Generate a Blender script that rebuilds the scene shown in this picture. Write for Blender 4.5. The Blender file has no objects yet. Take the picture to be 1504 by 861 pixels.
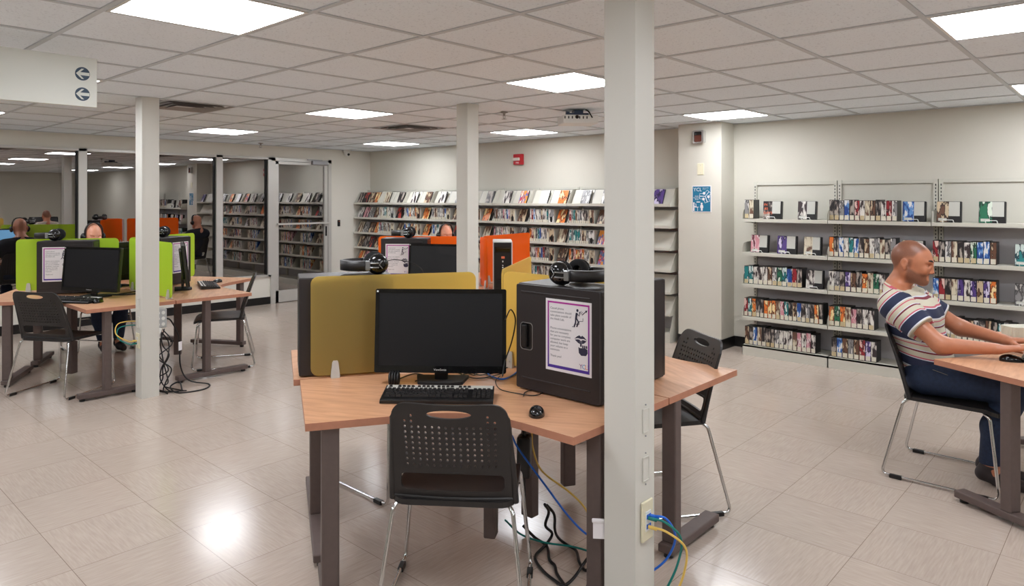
import bpy, bmesh, math, random
import numpy as np
from mathutils import Vector, Matrix
from mathutils.geometry import delaunay_2d_cdt

random.seed(7)
S = bpy.context.scene
COL = S.collection
R = math.radians
PI = math.pi

# ---------------------------------------------------------------- camera
F, CX, Y0, T, CZ, H = 1028., 720.7, 293., .7535, 1.513, 2.29
cam_d = bpy.data.cameras.new('camera')
cam = bpy.data.objects.new('camera', cam_d)
COL.objects.link(cam)
cam_d.sensor_width = 36.0
cam_d.lens = F * 36.0 / 1504.0
cam_d.shift_x = (752 - CX) / 1504.0
cam_d.shift_y = (Y0 - 430.5) / 1504.0
cam_d.clip_start = .02
cam.location = (0, 0, CZ)
cam.rotation_euler = (R(90), 0, T - R(90))
S.camera = cam
S.view_settings.view_transform = 'Standard'
S.view_settings.look = 'None'
S.view_settings.gamma = 1
S.view_settings.use_curve_mapping = False

# ---------------------------------------------------------------- materials
def lin(c):
    out = []
    for x in c[:3]:
        x = x / 255.0
        out.append(x / 12.92 if x <= .04045 else ((x + .055) / 1.055) ** 2.4)
    return (out[0], out[1], out[2], 1.0)

MATS = {}
def new_mat(name):
    m = bpy.data.materials.new(name)
    m.use_nodes = True
    nt = m.node_tree
    b = nt.nodes['Principled BSDF']
    MATS[name] = m
    return m, nt, b

def N(nt, kind, **kw):
    n = nt.nodes.new(kind)
    for k, v in kw.items():
        setattr(n, k, v)
    return n

def mat(name, c, rough=.5, metal=0., spec=.5, var=0., scale=8., bump=0., coat=0., stretch=None, bscale=None):
    """plain surface with an optional soft mottling (var) and bump"""
    m, nt, b = new_mat(name)
    b.inputs['Base Color'].default_value = lin(c)
    b.inputs['Roughness'].default_value = rough
    b.inputs['Metallic'].default_value = metal
    b.inputs['Specular IOR Level'].default_value = spec
    b.inputs['Coat Weight'].default_value = coat
    tc = N(nt, 'ShaderNodeTexCoord')
    src = tc.outputs['Object']
    if stretch:
        mp = N(nt, 'ShaderNodeMapping')
        mp.inputs['Scale'].default_value = stretch
        nt.links.new(src, mp.inputs['Vector'])
        src = mp.outputs['Vector']
    if var:
        nz = N(nt, 'ShaderNodeTexNoise')
        nz.inputs['Scale'].default_value = scale
        nz.inputs['Detail'].default_value = 4
        nt.links.new(src, nz.inputs['Vector'])
        rp = N(nt, 'ShaderNodeValToRGB')
        l = lin(c)
        rp.color_ramp.elements[0].color = tuple(x * (1 - var) for x in l[:3]) + (1,)
        rp.color_ramp.elements[1].color = tuple(min(1, x * (1 + var)) for x in l[:3]) + (1,)
        rp.color_ramp.elements[0].position = .3
        rp.color_ramp.elements[1].position = .7
        nt.links.new(nz.outputs['Fac'], rp.inputs['Fac'])
        nt.links.new(rp.outputs['Color'], b.inputs['Base Color'])
    if bump:
        n2 = N(nt, 'ShaderNodeTexNoise')
        n2.inputs['Scale'].default_value = bscale or scale * 6
        nt.links.new(src, n2.inputs['Vector'])
        bp = N(nt, 'ShaderNodeBump')
        bp.inputs['Strength'].default_value = bump
        bp.inputs['Distance'].default_value = .002
        nt.links.new(n2.outputs['Fac'], bp.inputs['Height'])
        nt.links.new(bp.outputs['Normal'], b.inputs['Normal'])
    return m

def emit_mat(name, c, strength):
    m, nt, b = new_mat(name)
    b.inputs['Base Color'].default_value = (0, 0, 0, 1)
    b.inputs['Emission Color'].default_value = c
    b.inputs['Emission Strength'].default_value = strength
    return m

def acrylic(name, c, alpha, clear=None, back=.45):
    """tinted see-through acrylic screen: part clear tint, part diffusing colour, glossy skin"""
    m, nt, b = new_mat(name)
    b.inputs['Base Color'].default_value = lin(c)
    b.inputs['Roughness'].default_value = .18
    tr = N(nt, 'ShaderNodeBsdfTransparent')
    tr.inputs['Color'].default_value = lin(clear or c)
    tl = N(nt, 'ShaderNodeBsdfTranslucent')
    tl.inputs['Color'].default_value = lin(c)
    mx = N(nt, 'ShaderNodeMixShader'); mx.inputs[0].default_value = back
    nt.links.new(b.outputs[0], mx.inputs[1]); nt.links.new(tl.outputs[0], mx.inputs[2])
    m2 = N(nt, 'ShaderNodeMixShader'); m2.inputs[0].default_value = alpha
    nt.links.new(mx.outputs[0], m2.inputs[1]); nt.links.new(tr.outputs[0], m2.inputs[2])
    nt.links.new(m2.outputs[0], nt.nodes['Material Output'].inputs['Surface'])
    return m

def art(name, cols, scale=30., label=None):
    """printed cover art: hard-edged patches in a few inks, different on every copy"""
    m, nt, b = new_mat(name)
    b.inputs['Roughness'].default_value = .35
    tc = N(nt, 'ShaderNodeTexCoord')
    oi = N(nt, 'ShaderNodeObjectInfo')
    ml = N(nt, 'ShaderNodeVectorMath', operation='MULTIPLY_ADD')
    ml.inputs[1].default_value = (1, 1, .30)
    sc = N(nt, 'ShaderNodeVectorMath', operation='SCALE')
    sc.inputs[0].default_value = (7., 13., 19.)
    nt.links.new(oi.outputs['Random'], sc.inputs['Scale'])
    nt.links.new(tc.outputs['Object'], ml.inputs[0])
    nt.links.new(sc.outputs[0], ml.inputs[2])
    nz = N(nt, 'ShaderNodeTexNoise')
    nz.inputs['Scale'].default_value = scale
    nz.inputs['Detail'].default_value = 3
    nt.links.new(ml.outputs[0], nz.inputs['Vector'])
    rp = N(nt, 'ShaderNodeValToRGB')
    cr = rp.color_ramp
    cr.interpolation = 'LINEAR'
    cols = list(cols) + [cols[0]] * max(0, 3 - len(cols))
    cr.elements[0].color = lin(cols[0]); cr.elements[0].position = .465
    cr.elements[1].color = lin(cols[1]); cr.elements[1].position = .49
    for p_, c_ in ((.535, cols[1]), (.56, cols[2])) + (((.61, cols[2]), (.63, cols[3])) if len(cols) > 3 else ()):
        e = cr.elements.new(p_); e.color = lin(c_)
    nt.links.new(nz.outputs['Fac'], rp.inputs['Fac'])
    nt.links.new(rp.outputs['Color'], b.inputs['Base Color'])
    return m

# ---------------------------------------------------------------- mesh builder
def rot(deg):
    return Matrix.Rotation(R(deg), 4, 'Z')

def TR(x=0, y=0, z=0, rz=0, rx=0, ry=0):
    return Matrix.Translation((x, y, z)) @ Matrix.Rotation(R(rz), 4, 'Z') @ Matrix.Rotation(R(ry), 4, 'Y') @ Matrix.Rotation(R(rx), 4, 'X')

def spline(pts, n=8, closed=False):
    P = [Vector(p) for p in pts]
    out = []
    m = len(P)
    rng = range(m if closed else m - 1)
    for i in rng:
        if closed:
            p0, p1, p2, p3 = P[(i - 1) % m], P[i], P[(i + 1) % m], P[(i + 2) % m]
        else:
            p1, p2 = P[i], P[i + 1]
            p0 = P[i - 1] if i > 0 else p1 * 2 - p2
            p3 = P[i + 2] if i + 2 < m else p2 * 2 - p1
        for k in range(n):
            t = k / n
            out.append(.5 * ((2 * p1) + (p2 - p0) * t + (2 * p0 - 5 * p1 + 4 * p2 - p3) * t * t + (3 * p1 - p0 - 3 * p2 + p3) * t ** 3))
    if not closed:
        out.append(P[-1])
    return out

def fillet(pts, r, n=5):
    """polyline with its inner corners rounded"""
    P = [Vector(p) for p in pts]
    out = [P[0]]
    for i in range(1, len(P) - 1):
        a = P[i - 1] - P[i]; b = P[i + 1] - P[i]
        d = min(r, a.length * .45, b.length * .45)
        p = P[i] + a.normalized() * d; q = P[i] + b.normalized() * d
        for k in range(n + 1):
            t = k / n
            out.append(p * (1 - t) ** 2 + P[i] * 2 * t * (1 - t) + q * t * t)
    out.append(P[-1])
    return out

def rrect(x0, x1, y0, y1, r, n=5):
    out = []
    for cx, cy, a in ((x1 - r, y1 - r, 0), (x0 + r, y1 - r, 90), (x0 + r, y0 + r, 180), (x1 - r, y0 + r, 270)):
        for k in range(n + 1):
            t = R(a + 90 * k / n)
            out.append((cx + r * math.cos(t), cy + r * math.sin(t)))
    return out

def ell(cx, cy, rx, ry, n=16):
    return [(cx + rx * math.cos(2 * PI * k / n), cy + ry * math.sin(2 * PI * k / n)) for k in range(n)]

class MB:
    def __init__(s):
        s.v = []; s.f = []; s.m = []; s.sm = []
    def add(s, vs, fs, mt=0, smooth=False, M=None):
        o = len(s.v)
        if M is not None:
            vs = [M @ Vector(p) for p in vs]
        s.v.extend([tuple(p) for p in vs])
        for q in fs:
            s.f.append(tuple(i + o for i in q)); s.m.append(mt); s.sm.append(smooth)
        return s
    def box(s, x0, x1, y0, y1, z0, z1, mt=0, M=None):
        vs = [(x, y, z) for x in (x0, x1) for y in (y0, y1) for z in (z0, z1)]
        fs = [(0, 1, 3, 2), (4, 6, 7, 5), (0, 4, 5, 1), (2, 3, 7, 6), (0, 2, 6, 4), (1, 5, 7, 3)]
        return s.add(vs, fs, mt, False, M)
    def rbox(s, x0, x1, y0, y1, z0, z1, r=.005, mt=0, M=None, seg=2):
        bm = bmesh.new()
        bmesh.ops.create_cube(bm, size=1)
        for v in bm.verts:
            v.co = Vector(((x0 + x1) / 2 + v.co.x * (x1 - x0), (y0 + y1) / 2 + v.co.y * (y1 - y0), (z0 + z1) / 2 + v.co.z * (z1 - z0)))
        bmesh.ops.bevel(bm, geom=list(bm.edges), offset=min(r, .45 * min(x1 - x0, y1 - y0, z1 - z0)), segments=seg, profile=.5, affect='EDGES')
        bm.verts.index_update()
        s.add([v.co.copy() for v in bm.verts], [[v.index for v in f.verts] for f in bm.faces], mt, False, M)
        bm.free()
        return s
    def tube(s, pts, r, mt=0, n=8, closed=False, M=None):
        P = [Vector(p) for p in pts]
        m = len(P)
        vs = []; fs = []
        up = None
        for i in range(m):
            if closed:
                t = P[(i + 1) % m] - P[i - 1]
            else:
                t = P[min(i + 1, m - 1)] - P[max(i - 1, 0)]
            if t.length < 1e-9:
                t = Vector((0, 0, 1))
            t.normalize()
            if up is None:
                up = Vector((0, 0, 1)) if abs(t.z) < .9 else Vector((1, 0, 0))
            a = up - t * up.dot(t)
            if a.length < 1e-6:
                a = t.orthogonal()
            a.normalize(); up = a
            b = t.cross(a)
            rr = r[i] if isinstance(r, (list, tuple)) else r
            for k in range(n):
                th = 2 * PI * k / n
                vs.append(P[i] + a * (rr * math.cos(th)) + b * (rr * math.sin(th)))
        for i in range(m if closed else m - 1):
            j = (i + 1) % m
            for k in range(n):
                l = (k + 1) % n
                fs.append((i * n + k, i * n + l, j * n + l, j * n + k))
        s.add(vs, fs, mt, True, M)
        if not closed:
            s.add(vs[:n], [tuple(range(n - 1, -1, -1))], mt, False, M)
            s.add(vs[-n:], [tuple(range(n))], mt, False, M)
        return s
    def lathe(s, prof, n=24, mt=0, M=None, smooth=True):
        vs = []; fs = []
        for r, z in prof:
            for k in range(n):
                th = 2 * PI * k / n
                vs.append((r * math.cos(th), r * math.sin(th), z))
        for i in range(len(prof) - 1):
            for k in range(n):
                l = (k + 1) % n
                fs.append((i * n + k, i * n + l, (i + 1) * n + l, (i + 1) * n + k))
        s.add(vs, fs, mt, smooth, M)
        return s
    def cyl(s, p0, p1, r, mt=0, n=16):
        return s.tube([p0, p1], r, mt, n)
    def ball(s, c, rad, mt=0, n=14, M=None):
        rx, ry, rz = rad if isinstance(rad, (tuple, list)) else (rad, rad, rad)
        prof = [(max(1e-4, math.sin(PI * k / n)), -math.cos(PI * k / n)) for k in range(n + 1)]
        MM = Matrix.Translation(c) @ Matrix.Diagonal((rx, ry, rz, 1))
        return s.lathe(prof, 2 * n, mt, (M @ MM) if M is not None else MM)
    def plate(s, outline, holes=(), top=None, bot=None, mt=0, M=None, grid=0., smooth=False, side_mt=None):
        """2-D outline (with holes) made into a plate between surfaces top(x,y) and bot(x,y)"""
        pts = []; edges = []
        for loop in [outline] + list(holes):
            o = len(pts)
            pts += [Vector(p[:2]) for p in loop]
            edges += [(o + i, o + (i + 1) % len(loop)) for i in range(len(loop))]
        if grid:
            xs = [p.x for p in pts]; ys = [p.y for p in pts]
            x = min(xs) + grid * .5
            while x < max(xs):
                y = min(ys) + grid * .5
                while y < max(ys):
                    pts.append(Vector((x, y))); y += grid
                x += grid
        V, E, Fc = delaunay_2d_cdt(pts, edges, [], 1, 1e-6)[:3]
        n = len(V)
        if holes:
            hb = [(min(p[0] for p in h), max(p[0] for p in h), min(p[1] for p in h), max(p[1] for p in h), h) for h in holes]
            def in_hole(x, y):
                for a, b, c, d, h in hb:
                    if a <= x <= b and c <= y <= d:
                        ins = False; j = len(h) - 1
                        for i in range(len(h)):
                            if (h[i][1] > y) != (h[j][1] > y) and x < (h[j][0] - h[i][0]) * (y - h[i][1]) / (h[j][1] - h[i][1]) + h[i][0]: ins = not ins
                            j = i
                        if ins: return True
                return False
            Fc = [f for f in Fc if not in_hole(sum(V[i].x for i in f) / len(f), sum(V[i].y for i in f) / len(f))]
        vt = [Vector(top(p.x, p.y)) for p in V]; vb = [Vector(bot(p.x, p.y)) for p in V]
        used = {}
        for f in Fc:
            for i in range(len(f)):
                e = (f[i], f[(i + 1) % len(f)])
                used[e] = used.get(e, 0) + 1
        sides = [e for e in used if (e[1], e[0]) not in used]
        s.add(vt + vb, [tuple(f) for f in Fc] + [tuple(i + n for i in reversed(f)) for f in Fc], mt, smooth, M)
        s.add(vt + vb, [(b, a, a + n, b + n) for a, b in sides], mt if side_mt is None else side_mt, False, M)
        return s
    def prism(s, outline, z0, z1, mt=0, M=None, holes=(), side_mt=None):
        return s.plate(outline, holes, lambda x, y: (x, y, z1), lambda x, y: (x, y, z0), mt, M, side_mt=side_mt)
    def text(s, body, size, M, mt=0, align='LEFT', depth=0., line=1.0):
        cu = bpy.data.curves.new('lettering', 'FONT')
        cu.body = body; cu.size = size; cu.align_x = align; cu.resolution_u = 2; cu.extrude = depth; cu.space_line = line
        ob = bpy.data.objects.new('lettering', cu)
        COL.objects.link(ob)
        dg = bpy.context.evaluated_depsgraph_get()
        me = bpy.data.meshes.new_from_object(ob.evaluated_get(dg))
        s.add([v.co.copy() for v in me.vertices], [tuple(p.vertices) for p in me.polygons], mt, False, M)
        bpy.data.objects.remove(ob); bpy.data.curves.remove(cu); bpy.data.meshes.remove(me)
        return s
    def mesh(s, name, mats):
        me = bpy.data.meshes.new(name)
        me.from_pydata(s.v, [], s.f)
        for m in (mats if isinstance(mats, (list, tuple)) else [mats]):
            me.materials.append(m)
        me.polygons.foreach_set('material_index', s.m)
        me.polygons.foreach_set('use_smooth', s.sm)
        me.update()
        bm = bmesh.new(); bm.from_mesh(me)
        bmesh.ops.recalc_face_normals(bm, faces=bm.faces)
        bm.to_mesh(me); bm.free()
        return me
    def build(s, name, mats, parent=None, loc=None, rz=None, label=None):
        o = bpy.data.objects.new(name, s.mesh(name, mats))
        COL.objects.link(o)
        if parent is not None:
            o.parent = parent
        if loc is not None: o.location = loc
        if rz is not None: o.rotation_euler = (0, 0, R(rz))
        if label: o['label'] = label
        return o

LABELS = {}
def tag(o, label, cat, group=None, kind=None):
    o['label'] = label; o['category'] = cat
    if group: o['group'] = group
    if kind: o['kind'] = kind
    LABELS.setdefault(label, []).append(o.name)
    return o

def thing(name, label, cat, loc=(0, 0, 0), rz=0, group=None):
    o = bpy.data.objects.new(name, None)
    o.empty_display_size = .1
    COL.objects.link(o)
    o.location = loc
    o.rotation_euler = (0, 0, R(rz))
    return tag(o, label, cat, group)

def struct(o):
    o['kind'] = 'structure'
    return o

KIDS = {}
def dup(src, loc, rz, label, group=None):
    """copy of a thing with copies of its parts and their sub-parts"""
    r = src.copy(); COL.objects.link(r)
    r.location = loc; r.rotation_euler = (src.rotation_euler[0], src.rotation_euler[1], R(rz))
    tag(r, label, src['category'], group or src.get('group'))
    for ch in [o for o in list(COL.objects) if o.parent == src]:
        c = ch.copy(); COL.objects.link(c); c.parent = r
        for g in [o for o in list(COL.objects) if o.parent == ch]:
            d = g.copy(); COL.objects.link(d); d.parent = c
    return r

def dirv(a):
    return Vector((math.cos(R(a)), math.sin(R(a))))

# ---------------------------------------------------------------- smooth bodies (implicit surface -> mesh)
class Body:
    """implicit union of tapered limbs and ellipsoids, meshed as ONE continuous surface"""
    def __init__(s): s.p = []
    def cone(s, a, b, ra, rb, k=.02): s.p.append(('c', a, b, ra, rb, k, 1)); return s
    def ball(s, c, rad, k=.02, rx=0., neg=False, rz=0.): s.p.append(('e', c, rad, rx, rz, k, -1 if neg else 1)); return s
    def field(s, lo, hi, h, grow=0., M=None):
        lo = np.array(lo, np.float32); hi = np.array(hi, np.float32)
        n = np.ceil((hi - lo) / h).astype(int) + 1
        D = np.full(n, .08, np.float32)
        ax = [lo[i] + h * np.arange(n[i], dtype=np.float32) for i in range(3)]
        for q in s.p:
            if q[0] == 'c':
                _, a, b, ra, rb, k, sg = q
                a = np.array(a, np.float32); b = np.array(b, np.float32)
                m = max(ra, rb) + grow + k + .03
                l = np.minimum(a, b) - m; u = np.maximum(a, b) + m
            else:
                _, c, rad, rx, rz, k, sg = q
                c = np.array(c, np.float32)
                m = max(rad) + grow + k + .03
                l = c - m; u = c + m
            i0 = np.maximum(0, np.floor((l - lo) / h).astype(int)); i1 = np.minimum(n, np.ceil((u - lo) / h).astype(int) + 1)
            if np.any(i1 <= i0): continue
            sl = tuple(slice(i0[i], i1[i]) for i in range(3))
            X, Y, Z = np.meshgrid(*[ax[i][sl[i]] for i in range(3)], indexing='ij')
            if q[0] == 'c':
                ab = b - a; L2 = float(ab @ ab) + 1e-9
                t = ((X - a[0]) * ab[0] + (Y - a[1]) * ab[1] + (Z - a[2]) * ab[2]) / L2
                t = np.clip(t, 0, 1)
                d = np.sqrt((X - a[0] - t * ab[0]) ** 2 + (Y - a[1] - t * ab[1]) ** 2 + (Z - a[2] - t * ab[2]) ** 2) - (ra + (rb - ra) * t)
            else:
                x = X - c[0]; y = Y - c[1]; z = Z - c[2]
                if rz:
                    cc, ss = math.cos(rz), math.sin(rz)
                    x, y = cc * x + ss * y, -ss * x + cc * y
                if rx:
                    cc, ss = math.cos(rx), math.sin(rx)
                    y, z = cc * y + ss * z, -ss * y + cc * z
                k0 = np.sqrt((x / rad[0]) ** 2 + (y / rad[1]) ** 2 + (z / rad[2]) ** 2)
                k1 = np.sqrt((x / rad[0] ** 2) ** 2 + (y / rad[1] ** 2) ** 2 + (z / rad[2] ** 2) ** 2) + 1e-6
                d = k0 * (k0 - 1) / k1
            d = d - (grow if sg > 0 else 0)
            cur = D[sl]
            if sg > 0:
                hh = np.maximum(k - np.abs(cur - d), 0) / k
                D[sl] = np.minimum(cur, d) - hh * hh * k * .25
            else:
                hh = np.maximum(k - np.abs(cur + d), 0) / k
                D[sl] = np.maximum(cur, -d) + hh * hh * k * .25
        return D, lo, ax

def nets(D, lo, h):
    ins = D < 0
    n = D.shape
    c = [D[i:n[0] - 1 + i, j:n[1] - 1 + j, k:n[2] - 1 + k] for i in (0, 1) for j in (0, 1) for k in (0, 1)]
    b = [x < 0 for x in c]
    s = sum(x.astype(np.int8) for x in b)
    act = (s > 0) & (s < 8)
    ids = np.full(act.shape, -1, np.int64)
    I = np.argwhere(act)
    ids[act] = np.arange(len(I))
    off = [(i, j, k) for i in (0, 1) for j in (0, 1) for k in (0, 1)]
    acc = np.zeros((len(I), 3)); cnt = np.zeros(len(I))
    cv = [x[act] for x in c]
    for p in range(8):
        for q in range(p + 1, 8):
            if sum(abs(off[p][t] - off[q][t]) for t in range(3)) != 1: continue
            cr = (cv[p] < 0) != (cv[q] < 0)
            t = np.where(cr, cv[p] / (cv[p] - cv[q] + 1e-12), 0)
            for a in range(3):
                acc[:, a] += np.where(cr, off[p][a] + t * (off[q][a] - off[p][a]), 0)
            cnt += cr
    V = (I + acc / cnt[:, None]) * h + lo
    faces = []
    for a in range(3):
        o1, o2 = [(1, 2), (2, 0), (0, 1)][a]
        s0 = [slice(None)] * 3; s1 = [slice(None)] * 3
        s0[a] = slice(0, n[a] - 1); s1[a] = slice(1, n[a])
        A = ins[tuple(s0)]; B = ins[tuple(s1)]
        E = np.argwhere(A != B)
        E = E[(E[:, o1] > 0) & (E[:, o2] > 0) & (E[:, o1] < n[o1] - 1) & (E[:, o2] < n[o2] - 1)]
        fl = A[tuple(E.T)]
        def g(d1, d2):
            e = E.copy(); e[:, o1] -= d1; e[:, o2] -= d2
            return ids[tuple(e.T)]
        q = np.stack([g(1, 1), g(0, 1), g(0, 0), g(1, 0)], 1)
        q[~fl] = q[~fl][:, ::-1]
        faces.append(q)
    return V, np.concatenate(faces)

def np_mesh(name, V, Fq, mats, midx=None, attrs=None):
    me = bpy.data.meshes.new(name)
    me.vertices.add(len(V)); me.vertices.foreach_set('co', np.asarray(V, np.float32).ravel())
    me.loops.add(len(Fq) * 4); me.loops.foreach_set('vertex_index', np.asarray(Fq, np.int32).ravel())
    me.polygons.add(len(Fq))
    me.polygons.foreach_set('loop_start', np.arange(0, len(Fq) * 4, 4, dtype=np.int32))
    me.polygons.foreach_set('loop_total', np.full(len(Fq), 4, np.int32))
    for m in mats: me.materials.append(m)
    if midx is not None: me.polygons.foreach_set('material_index', np.asarray(midx, np.int32))
    me.polygons.foreach_set('use_smooth', np.ones(len(Fq), bool))
    me.update(calc_edges=True)
    me.validate()
    for k, v in (attrs or {}).items():
        at = me.attributes.new(k, 'FLOAT', 'POINT')
        at.data.foreach_set('value', np.asarray(v, np.float32))
    return me
# ================================================================ palette
mat('wall_paint', (209, 205, 193), .75, var=.02, scale=1.5, bump=.08, bscale=180)
mat('column_paint', (214, 212, 204), .5, spec=.4)
mat('white_paint', (226, 222, 212), .6)
mat('baseboard', (22, 21, 22), .3)
mat('aluminium', (205, 203, 198), .38, .35)
mat('gasket', (18, 18, 20), .5)
mat('tbar', (200, 206, 210), .6)
mat('post', (98, 84, 80), .5, var=.05, scale=40)
mat('plastic', (34, 31, 31), .42)
mat('plastic_dark', (20, 19, 20), .35)
mat('gloss_black', (10, 10, 12), .12, coat=.3)
mat('foam', (28, 28, 30), .9)
mat('case_black', (40, 35, 36), .42, bump=.15, bscale=500)
mat('chrome', (215, 215, 215), .12, 1.)
mat('steel', (170, 172, 174), .3, .9)
mat('zinc', (165, 165, 170), .4, .6)
mat('shelf_paint', (203, 200, 188), .5)
mat('shelf_back', (196, 193, 196), .6)
mat('slot', (70, 70, 72), .6)
mat('paper', (232, 228, 230), .7)
mat('ink', (45, 42, 66), .7)
mat('screen_off', (22, 23, 27), .30)
emit_mat('screen_blue', (.25, .6, 1., 1), 1.1)
mat('white_plastic', (228, 228, 224), .45)
mat('cream_plastic', (226, 219, 190), .45)
mat('navy_case', (28, 36, 66), .4)
mat('silver_plastic', (205, 203, 196), .4, .1)
mat('red_plastic', (190, 28, 40), .4)
mat('clear_lens', (225, 215, 205), .15)
mat('brown_lens', (92, 44, 32), .25)
mat('cable_black', (18, 17, 18), .45)
mat('cable_blue', (25, 105, 215), .45)
mat('cable_green', (0, 120, 112), .45)
mat('cable_yellow', (226, 190, 95), .45)
mat('grey_box', (178, 180, 180), .45)
mat('dark_metal', (70, 82, 105), .35, .7)
mat('vent_metal', (150, 145, 142), .5, .3)
mat('vent_dark', (88, 86, 90), .7)
mat('sign_white', (222, 224, 216), .5)
mat('sign_blue', (38, 62, 84), .5)
mat('poster_teal', (14, 112, 148), .5, var=.12, scale=6)
mat('lip_purple', (170, 40, 160), .6)
mat('logo_purple', (120, 30, 120), .6)
mat('logo_blue', (30, 130, 190), .6)
mat('logo_orange', (235, 120, 50), .6)
mat('led_orange', (235, 120, 80), .5)
mat('ribbed_cream', (214, 212, 196), .6)
mat('edge_band', (186, 128, 102), .5, var=.06, scale=30)
acrylic('amber_acrylic', (240, 222, 152), .34, (246, 222, 150), .72)
acrylic('green_acrylic', (215, 242, 92), .08)
acrylic('orange_acrylic', (255, 138, 46), .06)

# printed notice border runs purple to blue
m, nt, b = new_mat('notice_border')
tc = N(nt, 'ShaderNodeTexCoord'); sp = N(nt, 'ShaderNodeSeparateXYZ'); rp = N(nt, 'ShaderNodeValToRGB')
mr = N(nt, 'ShaderNodeMapRange'); mr.inputs[1].default_value = .11; mr.inputs[2].default_value = .41
rp.color_ramp.elements[0].color = lin((58, 44, 150)); rp.color_ramp.elements[1].color = lin((178, 40, 150))
nt.links.new(tc.outputs['Object'], sp.inputs[0]); nt.links.new(sp.outputs['Z'], mr.inputs[0])
nt.links.new(mr.outputs[0], rp.inputs['Fac']); nt.links.new(rp.outputs['Color'], b.inputs['Base Color'])
b.inputs['Roughness'].default_value = .6

# beech laminate
m, nt, b = new_mat('beech')
tc = N(nt, 'ShaderNodeTexCoord'); mp = N(nt, 'ShaderNodeMapping'); mp.inputs['Scale'].default_value = (9, 1.1, 1)
nz = N(nt, 'ShaderNodeTexNoise'); nz.inputs['Scale'].default_value = 5; nz.inputs['Detail'].default_value = 6; nz.inputs['Distortion'].default_value = .6
rp = N(nt, 'ShaderNodeValToRGB')
rp.color_ramp.elements[0].color = lin((196, 143, 108)); rp.color_ramp.elements[0].position = .3
rp.color_ramp.elements[1].color = lin((222, 172, 134)); rp.color_ramp.elements[1].position = .72
nt.links.new(tc.outputs['Object'], mp.inputs[0]); nt.links.new(mp.outputs[0], nz.inputs['Vector'])
nt.links.new(nz.outputs['Fac'], rp.inputs['Fac']); nt.links.new(rp.outputs['Color'], b.inputs['Base Color'])
b.inputs['Roughness'].default_value = .36

# vinyl composition floor tile, 12 in. squares with streaks that turn 90 degrees from tile to tile
m, nt, b = new_mat('vinyl_tile')
tc = N(nt, 'ShaderNodeTexCoord')
sc = N(nt, 'ShaderNodeVectorMath', operation='SCALE'); sc.inputs['Scale'].default_value = 1 / .4572
nt.links.new(tc.outputs['Object'], sc.inputs[0])
ck = N(nt, 'ShaderNodeTexChecker'); ck.inputs['Scale'].default_value = 1.0
nt.links.new(sc.outputs[0], ck.inputs['Vector'])
def streak(scl):
    mp = N(nt, 'ShaderNodeMapping'); mp.inputs['Scale'].default_value = scl
    nz = N(nt, 'ShaderNodeTexNoise'); nz.inputs['Scale'].default_value = 1; nz.inputs['Detail'].default_value = 3
    nt.links.new(tc.outputs['Object'], mp.inputs[0]); nt.links.new(mp.outputs[0], nz.inputs['Vector'])
    return nz
s1, s2 = streak((9, 120, 1)), streak((120, 9, 1))
mx = N(nt, 'ShaderNodeMix'); mx.data_type = 'FLOAT'
nt.links.new(ck.outputs['Fac'], mx.inputs[0]); nt.links.new(s1.outputs['Fac'], mx.inputs[2]); nt.links.new(s2.outputs['Fac'], mx.inputs[3])
rp = N(nt, 'ShaderNodeValToRGB')
rp.color_ramp.elements[0].color = lin((187, 171, 158)); rp.color_ramp.elements[0].position = .3
rp.color_ramp.elements[1].color = lin((200, 185, 173)); rp.color_ramp.elements[1].position = .7
nt.links.new(mx.outputs[0], rp.inputs['Fac'])
big = N(nt, 'ShaderNodeTexNoise'); big.inputs['Scale'].default_value = .9
nt.links.new(tc.outputs['Object'], big.inputs['Vector'])
vm = N(nt, 'ShaderNodeMapRange'); vm.inputs[3].default_value = .93; vm.inputs[4].default_value = 1.05
nt.links.new(big.outputs['Fac'], vm.inputs[0])
bk = N(nt, 'ShaderNodeTexBrick'); bk.offset = 0; bk.inputs['Scale'].default_value = 1; bk.inputs['Mortar Size'].default_value = .003
bk.inputs['Brick Width'].default_value = 1; bk.inputs['Row Height'].default_value = 1; bk.inputs['Mortar Smooth'].default_value = .2
bk.inputs['Color1'].default_value = (1, 1, 1, 1); bk.inputs['Color2'].default_value = (.96, .96, .96, 1); bk.inputs['Mortar'].default_value = (.5, .46, .43, 1)
nt.links.new(sc.outputs[0], bk.inputs['Vector'])
mu = N(nt, 'ShaderNodeMix'); mu.data_type = 'RGBA'; mu.blend_type = 'MULTIPLY'; mu.inputs[0].default_value = 1
nt.links.new(rp.outputs['Color'], mu.inputs[6]); nt.links.new(bk.outputs['Color'], mu.inputs[7])
m3 = N(nt, 'ShaderNodeVectorMath', operation='SCALE')
nt.links.new(mu.outputs[2], m3.inputs[0]); nt.links.new(vm.outputs[0], m3.inputs['Scale'])
nt.links.new(m3.outputs[0], b.inputs['Base Color'])
rr = N(nt, 'ShaderNodeMapRange'); rr.inputs[3].default_value = .14; rr.inputs[4].default_value = .22
nt.links.new(mx.outputs[0], rr.inputs[0]); nt.links.new(rr.outputs[0], b.inputs['Roughness'])
b.inputs['Specular IOR Level'].default_value = .6
bp = N(nt, 'ShaderNodeBump'); bp.inputs['Strength'].default_value = .035; bp.inputs['Distance'].default_value = .002
nt.links.new(mx.outputs[0], bp.inputs['Height']); nt.links.new(bp.outputs['Normal'], b.inputs['Normal'])

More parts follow.
